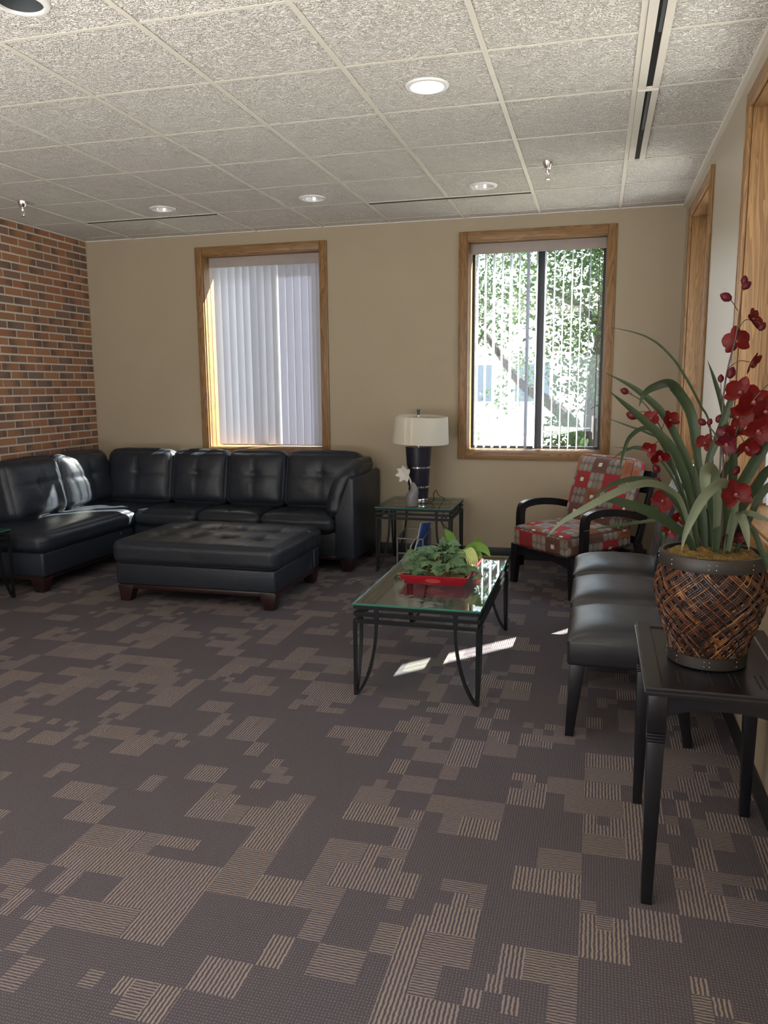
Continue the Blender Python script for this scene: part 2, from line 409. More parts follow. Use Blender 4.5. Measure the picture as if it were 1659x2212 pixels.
def lathe(prof, seg=40, c=(0, 0, 0)):
    vs = []; fs = []; n = len(prof)
    for i in range(seg):
        a = 2*pi*i/seg
        for r, z in prof: vs.append(Vector((c[0]+r*cos(a), c[1]+r*sin(a), c[2]+z)))
    for i in range(seg):
        j = (i+1) % seg
        for k in range(n-1): fs.append((i*n+k, j*n+k, j*n+k+1, i*n+k+1))
    return vs, fs
def dup(root, loc, rz=None, label=None, group=None):
    r = root.copy(); COL.objects.link(r); r.location = loc
    if rz is not None: r.rotation_euler = (0, 0, rz)
    if label: r['label'] = label
    if group: r['group'] = group
    for ch in list(root.children):
        c = ch.copy(); COL.objects.link(c); c.parent = r
        for g2 in list(ch.children):
            d = g2.copy(); COL.objects.link(d); d.parent = c
    return r

def cushion(name, dim, r, mat, parent, loc=(0, 0, 0), rot=None, bulge=(.01, .01, .02), N=26, tufts=(), axis=2, sgn=1, seams=(), wr=.0, tdepth=.018, piping=None, pmat=None, pr=.003, seed=0, shear=None, bx=4):
    """rounded upholstered block; tufts (u,v) and seams on the face axis*sgn; u,v in -1..1 of that face"""
    h = Vector(dim)/2; r = min(r, min(h)*.999)
    R = rot or Matrix.Identity(3); L = Vector(loc)
    oth = [i for i in range(3) if i != axis]
    ssig = max(.006, .5*2*max(h)/N*1.1); sdep = .9*ssig if ssig < .009 else .008
    def mp(p):
        q = Vector([max(-(h[i]-r), min(h[i]-r, p[i]*h[i])) for i in range(3)])
        d = Vector([p[i]*h[i] for i in range(3)])-q
        s = q+(d.normalized()*r if d.length > 1e-9 else d)
        for i in range(3):
            a, b = [j for j in range(3) if j != i]
            s[i] += (1 if p[i] > 0 else -1)*abs(p[i])**2*bulge[i]*(1-abs(p[a])**bx)*(1-abs(p[b])**bx)
        if p[axis]*sgn > .3:
            u, v = p[oth[0]]*h[oth[0]], p[oth[1]]*h[oth[1]]; dd = 0
            for tu, tv in tufts:
                du, dv = u-tu*h[oth[0]], v-tv*h[oth[1]]; d2 = du*du+dv*dv
                dd += tdepth*math.exp(-d2/(2*.016**2))+tdepth*.9*math.exp(-d2/(2*.05**2))
                ang = math.atan2(dv, du); dd += tdepth*.30*abs(sin(ang*4+seed))*math.exp(-d2/(2*.075**2))
            for (ax, val) in seams:
                d1 = (v-val*h[oth[1]]) if ax == 'v' else (u-val*h[oth[0]])
                dd += sdep*math.exp(-d1*d1/(2*ssig**2))
            fade = max(0, 1-max(abs(p[oth[0]]), abs(p[oth[1]]))**8)
            s[axis] -= sgn*dd*fade*min(1, (p[axis]*sgn-.3)/.5)
        if wr:
            nn = noise.noise(Vector((s.x*9+seed*3.1, s.y*9, s.z*9)))*.6+noise.noise(Vector((s.x*22, s.y*22+seed, s.z*22)))*.25
            s += s.normalized()*wr*nn
        if shear: s = shear(s)
        return R @ s + L
    vs = []; idx = {}; fs = []; uvs = []
    for ax in range(3):
        for sg in (-1, 1):
            a, b = [j for j in range(3) if j != ax]
            grid = []
            for i in range(N+1):
                rowv = []
                for j in range(N+1):
                    p = [0, 0, 0]; p[ax] = sg
                    p[a] = sin(pi/2*(2*i/N-1))*.35+(2*i/N-1)*.65; p[b] = sin(pi/2*(2*j/N-1))*.35+(2*j/N-1)*.65
                    vs.append(mp(Vector(p))); uvs.append((p[a]*h[a]+.37*ax+.11+seed*.3, p[b]*h[b]+.21*sg+seed*.17)); rowv.append(len(vs)-1)
                grid.append(rowv)
            for i in range(N):
                for j in range(N):
                    q = (grid[i][j], grid[i+1][j], grid[i+1][j+1], grid[i][j+1])
                    fs.append(q if (sg > 0) != (ax == 1) else q[::-1])
    me = bpy.data.meshes.new(name); me.from_pydata([tuple(v) for v in vs], [], fs)
    ul = me.uv_layers.new(name='UVMap')
    for l in me.loops: ul.data[l.index].uv = uvs[l.vertex_index]
    bm = bmesh.new(); bm.from_mesh(me); bmesh.ops.remove_doubles(bm, verts=bm.verts, dist=1e-5); bmesh.ops.recalc_face_normals(bm, faces=bm.faces); bm.to_mesh(me); bm.free()
    o = link(name, me, mat, parent, 'all')
    if piping:
        for (pax, psg) in piping:
            a, b = [j for j in range(3) if j != pax]; pts = []
            M2 = 16
            for (ca, cb, da, db) in ((-1, -1, 1, 0), (1, -1, 0, 1), (1, 1, -1, 0), (-1, 1, 0, -1)):
                for i in range(M2):
                    p = [0, 0, 0]; p[pax] = psg; p[a] = ca+da*2*i/M2; p[b] = cb+db*2*i/M2; pts.append(mp(Vector(p)))
            tube('piping', pts, pr, pmat or mat, o, 6, True)
    return o
def rotm(ax, deg): return Matrix.Rotation(radians(deg), 3, ax)

# ------------------------------------------------------------------ room shell
XR, XL, YB, YF, HC = .60, -4.67, 6.68, -3.6, 2.83
WT = .34
WZ0, WZ1 = .92, 2.655
BACKWIN = [(-3.485, -2.358), (-1.085, .04)]            # inner openings in x
RIGHTWIN = [(5.145, 6.20), (2.78, 3.895), (.42, 1.53), (-1.95, -.84)]   # inner openings in y

bm = bmesh.new(); box(bm, XL-.3, XR+WT, YF-.3, YB+WT, -.12, 0); st(fin('floor', bm, 'carpet'))
def wall_with_holes(name, mat, horiz, lo, hi, holes, near, far):
    bm = bmesh.new(); hs = sorted(holes); cur = lo
    def b(a0, a1, z0, z1):
        if horiz: box(bm, a0, a1, near, far, z0, z1)
        else: box(bm, near, far, a0, a1, z0, z1)
    for a0, a1 in hs:
        b(cur, a0, 0, HC+.25); b(a0, a1, 0, WZ0); b(a0, a1, WZ1, HC+.25); cur = a1
    b(cur, hi, 0, HC+.25)
    return st(fin(name, bm, mat, smooth=False))
wall_with_holes('wall_back', 'wall', True, XL-.3, XR+WT, BACKWIN, YB, YB+WT)
wall_with_holes('wall_right', 'wall_r', False, YF-.3, YB, RIGHTWIN, XR, XR+WT)
bm = bmesh.new(); box(bm, XL-.3, XR+WT, YF-.3, YF, 0, HC+.25); st(fin('wall_front', bm, 'wall'))
# brick wall: mortar slab with every brick standing proud of it
bm = bmesh.new(); box(bm, XL-.3, XL-.006, YF, YB, 0, HC+.25); wl = st(fin('wall_left', bm, 'mortar'))
vs = []; fs = []
BH, BL, J = .0677, .2032, .0125
for r in range(int(2.86/BH)):
    for c in range(-1, 36):
        y1 = YB-(c-.5*(r % 2))*BL; y0 = y1-BL
        y1 = min(y1, YB+J/2-.006); 
        if y1-y0 < .03 or y0 < -.5: continue
        e = random.uniform(-.0015, .0015); xx = XL+e; z0 = r*BH+J/2; z1 = (r+1)*BH-J/2
        a0, a1 = y0+J/2, y1-J/2; o = len(vs); b_ = .003
        vs += [(XL-.008, a0, z0), (XL-.008, a1, z0), (XL-.008, a1, z1), (XL-.008, a0, z1), (xx, a0+b_, z0+b_), (xx, a1-b_, z0+b_), (xx, a1-b_, z1-b_), (xx, a0+b_, z1-b_)]
        fs += [(o+4, o+5, o+6, o+7), (o, o+1, o+5, o+4), (o+1, o+2, o+6, o+5), (o+2, o+3, o+7, o+6), (o+3, o, o+4, o+7)]
pyd('brick_courses', vs, fs, 'brick', wl, smooth=False)

bm = bmesh.new(); box(bm, XL+.003, XR-.0005, YB-.006, YB-.0005, .0005, .10, .002); st(fin('baseboard_back', bm, 'base'))
bm = bmesh.new(); box(bm, XR-.006, XR-.0005, YF+.01, YB-.007, .0005, .10, .002); st(fin('baseboard_right', bm, 'base'))

# ceiling tiles (one mesh), holes for the recessed lights
GX = [-4.765+.61*i for i in range(0, 10)]; GY = [2.853+.61*j for j in range(-11, 8)]
LIGHTS = [(-.80, 3.77, 'lit'), (-.81, 5.66, 'a'), (-2.05, 5.66, 'b'), (-3.26, 5.65, 'c'), (-2.02, 2.60, 'd')]
RH = .078
vs = []; fs = []
for i in range(len(GX)-1):
    for j in range(len(GY)-1):
        x0, x1 = max(GX[i], XL), min(GX[i+1], XR); y0, y1 = max(GY[j], YF), min(GY[j+1], YB)
        if x1-x0 < .02 or y1-y0 < .02: continue
        z = HC; L = [l for l in LIGHTS if x0 < l[0] < x1 and y0 < l[1] < y1]
        o = len(vs)
        if not L:
            vs += [(x0, y0, z), (x1, y0, z), (x1, y1, z), (x0, y1, z)]; fs.append((o, o+3, o+2, o+1))
        else:
            cx, cy = L[0][:2]; K = 32
            for k in range(K):
                a = 2*pi*k/K; dx, dy = cos(a), sin(a); vs.append((cx+RH*dx, cy+RH*dy, z))
            for k in range(K):
                a = 2*pi*k/K; dx, dy = cos(a), sin(a)
                tx = ((x1-cx)/dx if dx > 1e-6 else ((x0-cx)/dx if dx < -1e-6 else 9)); ty = ((y1-cy)/dy if dy > 1e-6 else ((y0-cy)/dy if dy < -1e-6 else 9))
                t = min(tx, ty); vs.append((cx+dx*t, cy+dy*t, z))
            for k in range(K):
                k2 = (k+1) % K; fs.append((o+k, o+K+k, o+K+k2, o+k2))
            # corners
            for (qx, qy) in ((x1, y1), (x0, y1), (x0, y0), (x1, y0)):
                a = math.atan2(qy-cy, qx-cx) % (2*pi); k = int(a/(2*pi/K)) % K; k2 = (k+1) % K
                vs.append((qx, qy, z)); fs.append((o+K+k, len(vs)-1, o+K+k2))
ceil = st(pyd('ceiling', vs, fs, 'tile', smooth=False))
bm = bmesh.new(); box(bm, XL-.3, XR+WT, YF-.3, YB+WT, HC+.25, HC+.3); st(fin('ceiling_deck', bm, 'conc'))
bm = bmesh.new(); T2 = .012
for x in GX:
    if XL < x < XR: box(bm, x-T2, x+T2, YF+.01, YB-.001, HC-.006, HC-.001, .001, seg=1)
for y in GY:
    if YF < y < YB: box(bm, XL+.002, XR-.001, y-T2*.8, y+T2*.8, HC-.0035, HC-.0012, .001, seg=1)
fin('tee_grid', bm, 'grid', ceil, smooth=False)
bm = bmesh.new(); box(bm, XL+.003, XR-.001, YB-.022, YB-.0005, HC-.009, HC-.0005); box(bm, XR-.024, XR-.0005, YF, YB-.001, HC-.024, HC-.0005); box(bm, XL+.002, XL+.022, YF, YB-.001, HC-.006, HC-.0005)
st(fin('trim_1', bm, 'grid', smooth=False))

# windows: oak casing, oak jambs and sill board, dark sash, glass
def window(name, a0, a1, wall, mull=True):
    """wall 'back': a = x, depth +y from YB ; wall 'right': a = y, depth +x from XR"""
    C = .063; D = .33
    def B(bm, p0, p1, d0, d1, z0, z1, bev=0):
        if wall == 'back': box(bm, p0, p1, YB+d0, YB+d1, z0, z1, bev)
        else: box(bm, XR+d0, XR+d1, p0, p1, z0, z1, bev)
    hm = 'oak_x' if wall == 'back' else 'oak_y'
    # the pane carries the window's name
    bm = bmesh.new(); B(bm, a0+.02, a1-.02, .262, .268, WZ0+.02, WZ1-.02); root = st(fin(name, bm, 'glass', smooth=False))
    bm = bmesh.new()
    B(bm, a0-C, a0+.006, -.018, -.0005, WZ0-C, WZ1+C, .004); B(bm, a1-.006, a1+C, -.018, -.0005, WZ0-C, WZ1+C, .004)
    B(bm, a0-C+.012, a0-C+.018, -.022, -.016, WZ0-C, WZ1+C, .002); B(bm, a1+C-.018, a1+C-.012, -.022, -.016, WZ0-C, WZ1+C, .002)
    fin('side_casing', bm, 'oak_z', root)
    bm = bmesh.new(); B(bm, a0+.0065, a1-.0065, -.018, -.0005, WZ1-.006, WZ1+C, .004); B(bm, a0+.0065, a1-.0065, -.018, -.0005, WZ0-C, WZ0+.006, .004)
    fin('rail_casing', bm, hm, root)
    bm = bmesh.new(); B(bm, a0, a0+.014, 0, .255, WZ0, WZ1, .001); B(bm, a1-.014, a1, 0, .255, WZ0, WZ1, .001); fin('jamb', bm, 'oak_z', root)
    bm = bmesh.new(); B(bm, a0+.0145, a1-.0145, 0, .255, WZ1-.014, WZ1, .001); B(bm, a0+.0145, a1-.0145, 0, .255, WZ0, WZ0+.014, .001); fin('head_and_sill_board', bm, hm, root)
    bm = bmesh.new(); F = .035
    B(bm, a0+.002, a0+F, .25, .30, WZ0, WZ1); B(bm, a1-F, a1-.002, .25, .30, WZ0, WZ1); B(bm, a0+F, a1-F, .25, .30, WZ0, WZ0+F); B(bm, a0+F, a1-F, .25, .30, WZ1-F, WZ1)
    if mull:
        mc = (a0+a1)/2+.03; B(bm, mc-.028, mc+.028, .245, .30, WZ0+F, WZ1-F)
    fin('sash_frame', bm, 'alu', root, smooth=False)
    bm = bmesh.new(); B(bm, a1-.075, a1-.045, .215, .25, WZ0+.1, WZ0+.28, .006); B(bm, a1-.085, a1-.06, .205, .225, WZ0+.16, WZ0+.3, .006); fin('sash_handle', bm, 'white_metal', root)
    return root
for i, (a0, a1) in enumerate(BACKWIN): window('window_%d' % (i+1), a0, a1, 'back')
for i, (a0, a1) in enumerate(RIGHTWIN): window('window_%d' % (i+3), a0, a1, 'right')

def blind(label, a0, a1, wall, angs, n=15, depth=.155, first=.03):
    """vertical blind: slat direction angle from the window normal, degrees"""
    cen = (a0+a1)/2
    root = thing('vertical_blind', label, 'blind', (cen, YB+depth, WZ0+.014) if wall == 'back' else (XR+depth, cen, WZ0+.014), 0 if wall == 'back' else -pi/2, 'vertical blinds in the oak windows')
    W = a1-a0; top = WZ1-WZ0-.03
    bm = bmesh.new(); box(bm, -W/2+.016, W/2-.016, -.055, -.046, top-.085, top, .002)
    box(bm, -W/2+.016, W/2-.016, -.045, -.0, top-.012, top); fin('valance', bm, 'valance', root)
    bm = bmesh.new(); box(bm, -W/2+.02, W/2-.02, .0, .045, top-.04, top-.001, .003); fin('headrail', bm, 'white_metal', root)
    sp = (W-.06)/n
    for k in range(n):
        c = -W/2+first+sp*(k+.5); a = radians(angs[k] if hasattr(angs, '__len__') else angs+random.uniform(-1.5, 1.5))
        vs = []; fs = []; S = 6
        for s in range(S+1):
            t = (s/S-.5)*.0889; crv = .004*(1-(2*s/S-1)**2)
            x = c+t*sin(a)+crv*cos(a); y = .022+t*cos(a)-crv*sin(a)
            for zz in (.012, top-.045):
                vs.append((x, y, zz)); vs.append((x+.0008*cos(a), y-.0008*sin(a), zz))
        for s in range(S):
            o = s*4
            fs += [(o, o+4, o+6, o+2), (o+1, o+3, o+7, o+5), (o, o+1, o+5, o+4), (o+2, o+6, o+7, o+3)]
        fs += [(0, 2, 3, 1), (S*4, S*4+1, S*4+3, S*4+2)]
        pyd('slat', vs, fs, 'slat', root)
    return root
a1_ = [46, 47, 46, 47, 46, 47, 46, 47, 44, 80, 82, 82, 82, 82, 82]
blind('pale vertical blind closed in the window above the black sofa', *BACKWIN[0], 'back', a1_)
a2_ = [5, 3, 7, 4, 10, 3, 12, 4, 3, 3, 3, 4, 3, 3, 3]
blind('open vertical blind with thin slats in the tree-view window beside the lamp', *BACKWIN[1], 'back', a2_)
a3_ = [0]*15
a3_[10] = 48; a3_[11] = 48; a3_[9] = 48
# right wall: local +x of the blind runs to -y, so the slats count from the far end
a3_ = [0, 0, 0, 0, -48, -48, -48, 0, 0, 0, 0, 0, 0, 0, 0]
blind('vertical blind in the deep oak window behind the patterned armchair', *RIGHTWIN[0], 'right', a3_)
blind('vertical blind in the near right oak window behind the red orchid', *RIGHTWIN[1], 'right', [8]*15)
for rw in RIGHTWIN[2:]: pass

# ------------------------------------------------------------------ ceiling fittings
def downlight(x, y, kind, label):
    root = thing('recessed_light', label, 'light', (x, y, HC), 0, 'recessed ceiling lights')
    v, f = lathe([(.076, -.0015), (.077, -.010), (.084, -.012), (.096, -.008), (.100, -.001), (.076, -.0015)], 48); pyd('trim_ring', v, f, 'white_metal', root)
    if kind == 'd': prof = [(.0775, -.006), (.074, .03), (.068, .06), (.062, .09), (.050, .12), (.0, .125)]; mm = 'baffle'
    else: prof = [(.0775, -.006), (.070, .02), (.062, .045), (.052, .07)]; mm = 'reflector'
    v, f = lathe(prof, 48); pyd('reflector_cone', v, f, mm, root)
    if kind == 'lit':
        v, f = lathe([(.0, .004), (.064, .004), (.066, .007), (.0, .008)], 40); pyd('lit_lens', v, f, 'bulb', root)
    elif kind != 'd':
        v, f = lathe([(.0, .03), (.028, .032), (.04, .045), (.05, .069), (.0, .072)], 32); pyd('lamp_bulb', v, f, 'white_metal', root)
    return root
lab = {'lit': 'lit recessed ceiling light glowing above the room', 'a': 'unlit recessed light nearest the right sprinkler head', 'b': 'unlit recessed light between the two windows above the back wall',
       'c': 'unlit recessed light nearest the brick wall', 'd': 'large unlit recessed light cut off at the top left corner'}
for x, y, k in LIGHTS: downlight(x, y, k, lab[k])
pl = bpy.data.lights.new('downlight_beam', 'SPOT'); pl.energy = 12; pl.color = (1, .85, .66); pl.spot_size = radians(120); pl.spot_blend = .8; pl.shadow_soft_size = .06
po = bpy.data.objects.new('downlight_beam', pl); COL.objects.link(po); po.location = (-.80, 3.77, HC-.02)

def sprinkler(x, y, label):
    root = thing('sprinkler_head', label, 'sprinkler', (x, y, HC), 0, 'ceiling sprinkler heads')
    v, f = lathe([(.0, -.001), (.034, -.001), (.034, -.008), (.028, -.03), (.018, -.05), (.0, -.05)], 24); pyd('escutcheon_cup', v, f, 'chrome', root)
    v, f = join([lathe([(.0, -.05), (.010, -.05), (.010, -.075), (.006, -.08), (.0, -.08)], 12), lathe([(.0, -.108), (.016, -.109), (.016, -.112), (.0, -.112)], 16),
                 sweep([(-.010, 0, -.075), (-.013, 0, -.09), (-.004, 0, -.108)], circ(.002, 6)), sweep([(.010, 0, -.075), (.013, 0, -.09), (.004, 0, -.108)], circ(.002, 6)), sweep([(0, 0, -.08), (0, 0, -.108)], circ(.003, 6))])
    pyd('nozzle', v, f, 'chrome', root); return root
sprinkler(-4.09, 5.12, 'chrome sprinkler head by the brick wall'); sprinkler(-.345, 5.16, 'chrome sprinkler head above the tree-view window')

def slot(x0, x1, y0, y1, along, label, half=True):
    cx, cy = (x0+x1)/2, (y0+y1)/2
    root = thing('slot_diffuser', label, 'air vent', (cx, cy, HC), 0, 'linear air slots in the ceiling')
    bm = bmesh.new(); hx, hy = (x1-x0)/2, (y1-y0)/2
    if along == 'y':
        box(bm, -hx, -hx*.25, -hy, hy, -.012, -.001, .001); box(bm, hx*.35, hx, -hy, hy, -.012, -.001, .001)
        box(bm, -hx*.25, hx*.35, -hy, -hy+.006, -.012, -.001); box(bm, -hx*.25, hx*.35, hy-.006, hy, -.012, -.001)
    else:
        box(bm, -hx, hx, -hy, -hy*.72, -.006, -.001); box(bm, -hx, hx, hy*.72, hy, -.006, -.001)
    fin('flange', bm, 'grid', root, smooth=False)
    bm = bmesh.new()
    if along == 'y': box(bm, -hx*.25, hx*.35, -hy+.006, hy-.006, -.004, -.0012)
    else: box(bm, -hx, hx, -hy*.80, hy*.72, -.0072, -.0012)
    fin('slot_opening', bm, 'black', root, smooth=False)
    bm = bmesh.new()
    if along == 'y': box(bm, 0, hx*.3, -hy+.01, 0, -.010, -.0045, .001)
    else: box(bm, -hx, 0, hy*.2, hy*.5, -.0084, -.0073)
    fin('damper_blade', bm, 'greydark', root); return root
slot(.128, .222, 4.09, 5.28, 'y', 'far black air slot in the ceiling near the right wall')
slot(.128, .222, 2.86, 4.06, 'y', 'near black air slot in the ceiling, running out of the top edge')
slot(-1.70, -.51, 5.918, 5.962, 'x', 'thin black ceiling slot above the tree-view window and lamp')
slot(-4.12, -2.95, 5.912, 5.952, 'x', 'thin black ceiling slot above the corner of the sofa')

# ------------------------------------------------------------------ sectional sofa
def sofa():
    S = thing('sectional_sofa', 'long black leather L-shaped sectional sofa in the brick corner', 'sofa', (-3.4, 6.1, 0))
    off = Vector((3.4, -6.1, 0))
    def P(b): 
        for v in b.verts: v.co += off
        return b
    bm = bmesh.new(); box(bm, -4.60, -3.835, 4.735, 6.60, .125, .305, .018, seg=3); fin('chaise_base', P(bm), 'leather', S)
    bm = bmesh.new(); box(bm, -3.833, -1.99, 5.90, 6.60, .125, .325, .015, seg=3); fin('seat_base', P(bm), 'leather', S)
    bm = bmesh.new(); box(bm, -4.58, -3.87, 4.77, 6.58, .09, .124, .003); box(bm, -3.868, -1.86, 5.93, 6.58, .09, .124, .003); fin('wooden_plinth', P(bm), 'redwood', S)
    for (x, y) in ((-3.91, 4.80), (-4.52, 4.80), (-1.91, 5.95), (-1.91, 6.52), (-3.0, 6.5), (-4.5, 6.5)):
        bm = bmesh.new(); taper(bm, (x, y, .0), (.075, .075), (x, y, .115), (.115, .115), .004); fin('leg', P(bm), 'redwood', S)
    # seats
    def cu(nm, x0, x1, y0, y1, z0, z1, r, **k):
        return cushion(nm, (x1-x0, y1-y0, z1-z0), r, 'leather', S, Vector(((x0+x1)/2, (y0+y1)/2, (z0+z1)/2))+off, **k)
    cu('seat_cushion', -4.60, -3.80, 4.70, 6.30, .300, .455, .065, bulge=(.015, .015, .022), wr=.006, tufts=((-.1, .1), (-.1, -.35), (.45, .45)), tdepth=.010, piping=((2, 1),), seed=1, N=34)
    cu('seat_cushion', -3.80, -3.215, 5.84, 6.30, .315, .452, .055, bulge=(.006, .012, .020), wr=.005, tufts=((0, 0),), seams=(('u', 0),), tdepth=.012, piping=((2, 1),), seed=2)
    cu('seat_cushion', -3.215, -2.645, 5.84, 6.30, .315, .452, .055, bulge=(.006, .012, .022), wr=.005, tufts=((0, .1),), seams=(('u', 0),), tdepth=.012, piping=((2, 1),), seed=3)
    cu('seat_cushion', -2.645, -1.995, 5.84, 6.30, .315, .452, .055, bulge=(.006, .012, .022), wr=.005, tufts=((-.2, .1),), seams=(('u', -.2),), tdepth=.012, piping=((2, 1),), seed=4)
    # back frames
    bm = bmesh.new(); box(bm, -4.62, -1.90, 6.44, 6.62, .31, .80, .02, seg=3); box(bm, -4.62, -4.46, 5.02, 6.44, .31, .80, .02, seg=3); fin('back_frame', P(bm), 'leather', S)
    # back cushions on the window side, leaning back
    for k, (x0, x1, sd) in enumerate(((-4.30, -3.655, 5), (-3.645, -3.115, 6), (-3.105, -2.575, 7), (-2.565, -1.90, 8))):
        cushion('back_cushion', (x1-x0+.012, .20, .475), .066, 'leather', S, Vector(((x0+x1)/2, 6.335, .685))+off, rotm('X', -11), bulge=(.010, .045, .020), bx=3,
                axis=1, sgn=-1, tufts=((0, .12),), seams=(('u', 0), ('v', .12)), tdepth=.013, wr=.008, piping=((1, -1),), seed=sd, N=30)
    for k, (y0, y1, sd) in enumerate(((4.98, 5.60, 9), (5.61, 6.28, 10))):
        cushion('back_cushion', (.22, y1-y0+.012, .475), .075, 'leather', S, Vector((-4.375, (y0+y1)/2, .685))+off, rotm('Y', -11), bulge=(.052, .010, .022), bx=3,
                axis=0, sgn=1, tufts=((0, .12),), seams=(('u', 0), ('v', .12)), tdepth=.013, wr=.008, piping=((0, 1),), seed=sd, N=30)
    # right arm: slanted outer panel and the pillow laid over it
    vs = []; 
    for y in (5.84, 6.62):
        for x, z in ((-1.985, .125), (-1.822, .125), (-1.822, .765), (-1.865, .775), (-1.985, .46)): vs.append(Vector((x, y, z))+off)
    bm = bmesh.new(); bv = [bm.verts.new(v) for v in vs]
    bm.faces.new(bv[:5]); bm.faces.new(bv[5:][::-1])
    for i in range(5): bm.faces.new((bv[i], bv[5+i], bv[5+(i+1) % 5], bv[(i+1) % 5]))
    bmesh.ops.recalc_face_normals(bm, faces=bm.faces); bmesh.ops.bevel(bm, geom=list(bm.edges), offset=.012, segments=3, affect='EDGES', profile=.5); fin('arm_panel', bm, 'leather', S)
    def sh(s):
        # the pillow drapes: leans outward with height, and its front slopes down
        t = (s.z+.2)/.4; s = s.copy(); s.x += .105*t*t; 
        fr = max(0, (-s.y-.05)/.3); s.z -= .055*fr*max(0, t); s.y += .05*max(0, t)*fr
        return s
    cushion('arm_cushion', (.15, .66, .42), .07, 'leather', S, Vector((-1.995, 6.165, .665))+off, bulge=(.02, .01, .02), axis=0, sgn=-1, wr=.009, piping=((0, 1),), seed=11, shear=sh, N=30)
    return S
sofa()

def ottoman():
    O = thing('ottoman', 'large tufted black leather ottoman on the carpet before the sofa', 'ottoman', (-2.62, 5.14, 0))
    cushion('seat_cushion', (1.24, .91, .165), .055, 'leather', O, (0, 0, .352), bulge=(.008, .008, .014), tufts=[(-.62, -.33), (-.2, -.33), (.2, -.33), (.62, -.33), (-.62, .33), (-.2, .33), (.2, .33), (.62, .33)],
            seams=(('v', -.33), ('v', .33), ('u', -.62), ('u', -.2), ('u', .2), ('u', .62)), tdepth=.036, wr=.004, N=80, piping=((2, 1), (2, -1)), seed=13)
    bm = bmesh.new(); box(bm, -.60, .60, -.435, .435, .125, .275, .014, seg=3); fin('upholstered_base', bm, 'leather', O)
    bm = bmesh.new(); box(bm, -.585, .585, -.42, .42, .092, .124, .004); fin('wooden_plinth', bm, 'redwood', O)
    for sx in (-1, 1):
        for sy in (-1, 1):
            bm = bmesh.new(); taper(bm, (sx*.545, sy*.385, 0), (.07, .07), (sx*.535, sy*.375, .118), (.125, .10), .004); fin('leg', bm, 'redwood', O)
    return O
ottoman()

# ------------------------------------------------------------------ iron and glass tables
def glass_table(label, x0, x1, y0, y1, top, group):
    cx, cy = (x0+x1)/2, (y0+y1)/2; hx, hy = (x1-x0)/2, (y1-y0)/2
    T = thing('glass_table', label, 'table', (cx, cy, 0), 0, group)
    B = .018
    zt = top-.010
    bm = bmesh.new(); vs = box(bm, -hx, hx, -hy, hy, zt, top, .0015, seg=1)
    bm.normal_update()
    for f in bm.faces: f.material_index = 0 if abs(f.normal.z) > .9 else 1
    g_ = fin('glass_top', bm, ['tglass', 'gedge'], T, smooth=False)
    ix, iy = hx-.012, hy-.012; tiers = [zt-.009, zt-.044, zt-.079]
    for k, z in enumerate(tiers):
        parts = []
        for s in (-1, 1):
            parts.append(sweep([(-ix-.0, s*iy, z), (ix+.0, s*iy, z)], sq(B))); parts.append(sweep([(s*ix, -iy, z), (s*ix, iy, z)], sq(B*.98)))
        v, f = join(parts); pyd('frame_rail', v, f, 'iron', T, smooth=False)
    pos = []
    for sx in (-1, 1):
        for sy in (-1, 1):
            pos.append((sx*(ix-.105), sy*iy)); pos.append((sx*ix, sy*(iy-.105)))
    parts = [sweep([(x, y, tiers[2]-.002), (x, y, tiers[0]+.002)], sq(B*1.15)) for x, y in pos]
    v, f = join(parts); pyd('rail_spacers', v, f, 'iron', T, smooth=False)
    for sx in (-1, 1):
        for sy in (-1, 1):
            parts = [sweep([(sx*ix, sy*iy, 0.0), (sx*ix, sy*iy, tiers[2])], sq(B*.95))]
            for (dx, dy) in ((1, 0), (0, 1)):
                pts = []
                for i in range(15):
                    t = i/14; a = t*pi/2
                    off = .105*(1-(1-t)**1.0)*0+.105*sin(a)**.75   # from the foot, out and up
                    z = tiers[2]*(1-cos(a)**1.15) if False else tiers[2]*t**1.35
                    pts.append((sx*ix-sx*dx*.105*sin(a)**.85, sy*iy-sy*dy*.105*sin(a)**.85, .004+(tiers[2]-.004)*t**1.25))
                parts.append(sweep(pts, sq(B*.8)))
            v, f = join(parts); pyd('leg', v, f, 'iron', T, smooth=False)
    return T
glass_table('rectangular glass coffee table with black iron frame, red tray on it', -1.10, -.485, 3.47, 4.69, .46, 'iron and glass tables')
glass_table('square glass end table with black iron frame under the lamp', -1.69, -1.075, 5.97, 6.59, .53, 'iron and glass tables')
glass_table('square glass end table cut off at the left edge before the chaise', -4.60, -3.99, 4.01, 4.62, .50, 'iron and glass tables')

